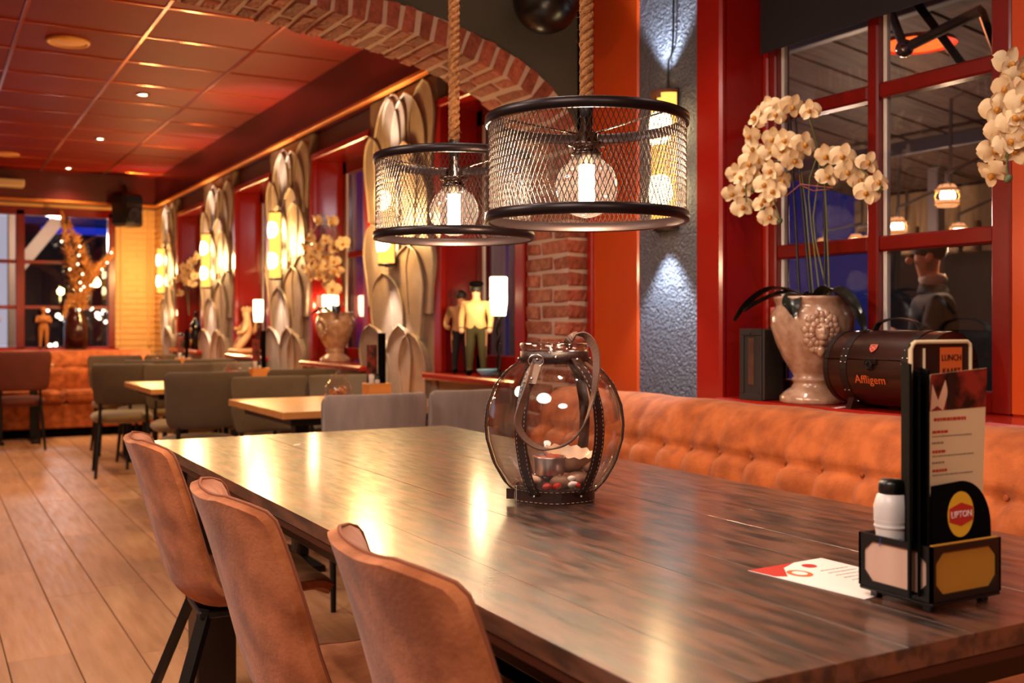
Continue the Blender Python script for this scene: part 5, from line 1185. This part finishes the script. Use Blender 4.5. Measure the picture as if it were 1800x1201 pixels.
t = thing('flower_pot', 'dark pot holding the far orchid on the last sill', 'pot', (2.40, 11.2, SILL)); MB().lathe([(0, 0), (.06, 0), (.085, .12), (.075, .16), (.07, .16), (0, .14)], 24).build('body', 'redvase', t)
X2 = lambda x, y: (250 + x * .25, 300 + y * .25, 2.36 + rr.uniform(-.03, .03))
orchid('orchid', 'small far yellow orchid above the last sill of the back room', (2.40, 11.2, SILL + .15), [X2(*p) for p in ((380, 600), (355, 640), (340, 700), (370, 740), (300, 730), (270, 720), (250, 760), (300, 780), (350, 790), (260, 860), (290, 680), (240, 820), (330, 660), (280, 760))], [], [[X2(330, 1020), X2(330, 800), X2(380, 600)], [X2(330, 1020), X2(300, 800), X2(250, 800)]], [], [], (), 1.4)
t = thing('beer_bottle', 'large black bottle with golden round labels on the last sill', 'bottle', (2.40, 10.72, SILL)); MB().lathe([(0, 0), (.055, 0), (.058, .01), (.058, .20), (.045, .25), (.018, .30), (.018, .36), (.021, .362), (.021, .375), (0, .376)], 24).build('bottle_glass', 'darkbot', t)
for z, r in ((.07, .030), (.19, .026)): MB().lathe([(0, .0), (r, .0), (r, .004), (0, .004)], 20).build('round_label', 'goldlab', t).matrix_local = Matrix.Translation((-.052, -.028, z)) @ Matrix.Rotation(-PI / 2, 4, 'Y')
# ---- pampas bundle with fairy lights in a dark red vase
PV = Vector((1.50, 12.50, SILL - .02))
t = thing('floor_vase', 'tall dark red vase on the far sill holding dried plumes', 'vase', PV); MB().lathe([(0, 0), (.10, 0), (.125, .02), (.13, .22), (.11, .34), (.075, .40), (.085, .44), (.075, .44), (.06, .40), (0, .38)], 32).build('body', 'redvase', t)
t = thing('dried_plumes', 'tall orange dried plumes wound with fairy lights in the dark red vase', 'dried plant', PV + Vector((0, 0, .36)))
def fy_(u, v): 
    t_ = (u - 900) / F; d = PV.y / (CN - SN * t_); return Vector((d * (SN + CN * t_), PV.y - .02, CAMH - (v - HOR) * d / F)) - PV - Vector((0, 0, .36))
rr = random.Random(2)
for pth, wds_, nm in (([(140, 545), (132, 500), (122, 450), (112, 405), (108, 380)], [.10, .14, .11, .05, .01], 'plume'), ([(145, 545), (150, 500), (150, 470), (135, 430), (118, 395)], [.08, .13, .14, .08, .02], 'plume'), ([(150, 500), (165, 480), (180, 470), (190, 460), (200, 447)], [.06, .05, .03, .02, .01], 'plume'), ([(135, 545), (128, 530), (120, 540), (112, 560)], [.05, .08, .05, .02], 'plume'), ([(150, 520), (162, 490), (172, 478)], [.10, .10, .03], 'plume')):
    P = cr([fy_(*p) for p in pth], 30); b = MB(); b.tube(P, .008, 6)
    for i in range(700):
        s_ = rr.random() ; k = min(int(s_ * 30), 29); w_ = wds_[min(int(s_ * (len(wds_) - 1)), len(wds_) - 2)]; f_ = s_ * (len(wds_) - 1) % 1; w_ = w_ * (1 - f_) + wds_[min(int(s_ * (len(wds_) - 1)) + 1, len(wds_) - 1)] * f_
        a = rr.random() * 6.28; q = P[k]; e = q + Vector((cos(a) * w_ * rr.uniform(.5, 1), sin(a) * w_ * .6, rr.uniform(-.02, .10))); m_ = (q + e) / 2 + Vector((0, 0, .02)); s2 = Vector((rr.uniform(-1, 1), rr.uniform(-1, 1), 0)) * .013
        b.add([q, m_ + s2, e, m_ - s2], [(0, 1, 2, 3)])
    b.build(nm, 'pampas', t)
fm = MB().ball((0, 0, 0), .011, n=8, m=6).data('fairy_light', 'fairy')
for (x, y) in ((425, 383), (552, 418), (545, 480), (538, 541), (482, 577), (571, 611), (555, 670), (560, 720), (772, 461), (743, 531), (707, 578), (673, 640), (548, 860), (640, 850), (580, 700), (655, 690), (670, 660), (630, 690)):
    inst(fm, 'fairy_light', t, fy_(x * .25, 330 + y * .25) + Vector((0, -.09, 0)))
# ---- things on the oak tables and sills
def caddy(label, loc):
    t = thing('table_caddy', label, 'caddy', loc, 0, 'wooden caddies on the oak tables')
    for (a, c_, d, e, nm) in ((-.06, .06, -.05, -.044, 'side_panel'), (-.06, .06, .044, .05, 'side_panel'), (-.06, -.054, -.044, .044, 'side_panel'), (.054, .06, -.044, .044, 'side_panel')): MB().cb(a, d, 0, c_, e, .085, .002).build(nm, 'ltop', t)
    MB().cb(-.054, -.044, 0, .054, .044, .006, .001).build('bottom', 'ltop', t)
cad = ((2.03, 5.02, .76, 'nearest'), (2.03, 7.15, .76, 'middle'), (2.03, 9.55, .76, 'farthest'))
for (x, y, z, w_) in cad:
    caddy('light wooden caddy on the %s oak table by the windows' % w_, (x, y, z))
    tag(MB().cb(x + .022, y - .04, z + .008, x + .034, y + .04, z + .34, .002).build('menu_folder', 'black'), 'tall dark menu folder standing in the caddy on the %s oak table' % w_, 'menu', 'dark menu folders on the oak tables')
    o = tag(MB().cb(x - .045, y + .02, z + .008, x + .01, y + .024, z + .28, .001).build('photo_card', 'photo'), 'dark red photo card standing in the caddy on the %s oak table' % w_, 'card', 'photo cards on the oak tables')
    for (dx, m_, lb, cp_) in ((-.036, 'whitep', 'white', 'white'), (-.006, 'whitep', 'black topped', 'gloss')):
        s_ = thing('shaker', '%s shaker in the caddy on the %s oak table' % (lb, w_), 'shaker', (x + dx, y - .02, z + .007), 0, 'shakers on the oak tables')
        MB().lathe([(0, 0), (.014, 0), (.014, .09), (.012, .10)], 16).build('bottle', m_, s_); MB().lathe([(.0145, .098), (.015, .122), (0, .126)], 16).build('cap', cp_, s_)
def jar(label, loc, fill, seed):
    t = thing('glass_jar', label, 'jar', loc, 0, 'glass jars on the oak tables')
    MB().lathe([(0, .003), (.05, .003), (.066, .02), (.070, .055), (.060, .09), (.034, .115), (.030, .125), (.034, .13)], 28).build('glass_body', 'jar', t)
    MB().lathe([(.034, .13), (.036, .137), (.012, .142), (.012, .152), (.016, .158), (.010, .166), (0, .167)], 20).build('stopper', 'jar', t)
    rr = random.Random(seed); b = MB()
    for i in range(26):
        a = rr.random() * 6.28; r = .04 * rr.random() ** .5; z = .015 + .055 * rr.random(); d = Vector((rr.uniform(-1, 1), rr.uniform(-1, 1), rr.uniform(-.4, .4))).normalized() * .016
        c_ = Vector((r * cos(a), r * sin(a), z)); b.tube([c_ - d, c_ + d], .006, 6)
    tag(b.build('contents', fill, t), kind='stuff')
jar('round glass jar of orange snacks on the nearest oak table', (1.80, 4.95, .76), 'snack', 1)
jar('round glass jar of red snacks on the middle oak table', (1.84, 7.10, .76), 'spice', 2)
jar('small far glass jar of snacks on the farthest window table', (1.80, 9.40, .76), 'snack', 3)
t = thing('blue_dish', 'small pale blue glass dish on the first sill beside the little lamp', 'dish', (2.385, 4.48, SILL)); MB().lathe([(0, .0), (.03, 0), (.055, .03), (.052, .033), (.03, .008), (0, .006)], 24).build('dish', mat('pale_blue_glass', '#7fb0cc', .2), t)
t = thing('white_bottle', 'white candle lantern standing on the last sill by the brick corner', 'lantern', (2.36, 11.60, SILL)); MB().cb(-.04, -.04, 0, .04, .04, .22, .004).build('body', 'white', t); MB().lathe([(.05, .22), (.0, .28)], 4).build('roof', 'white', t)
t = thing('picture_frame', 'small orange framed picture behind the vase on the second sill', 'picture', (2.53, 6.28, SILL + .005)); MB().cb(-.01, -.16, 0, .01, .16, .42, .004).build('frame', 'orange', t); MB().cb(-.013, -.13, .03, -.010, .13, .39, .001).build('picture', 'cream', t)
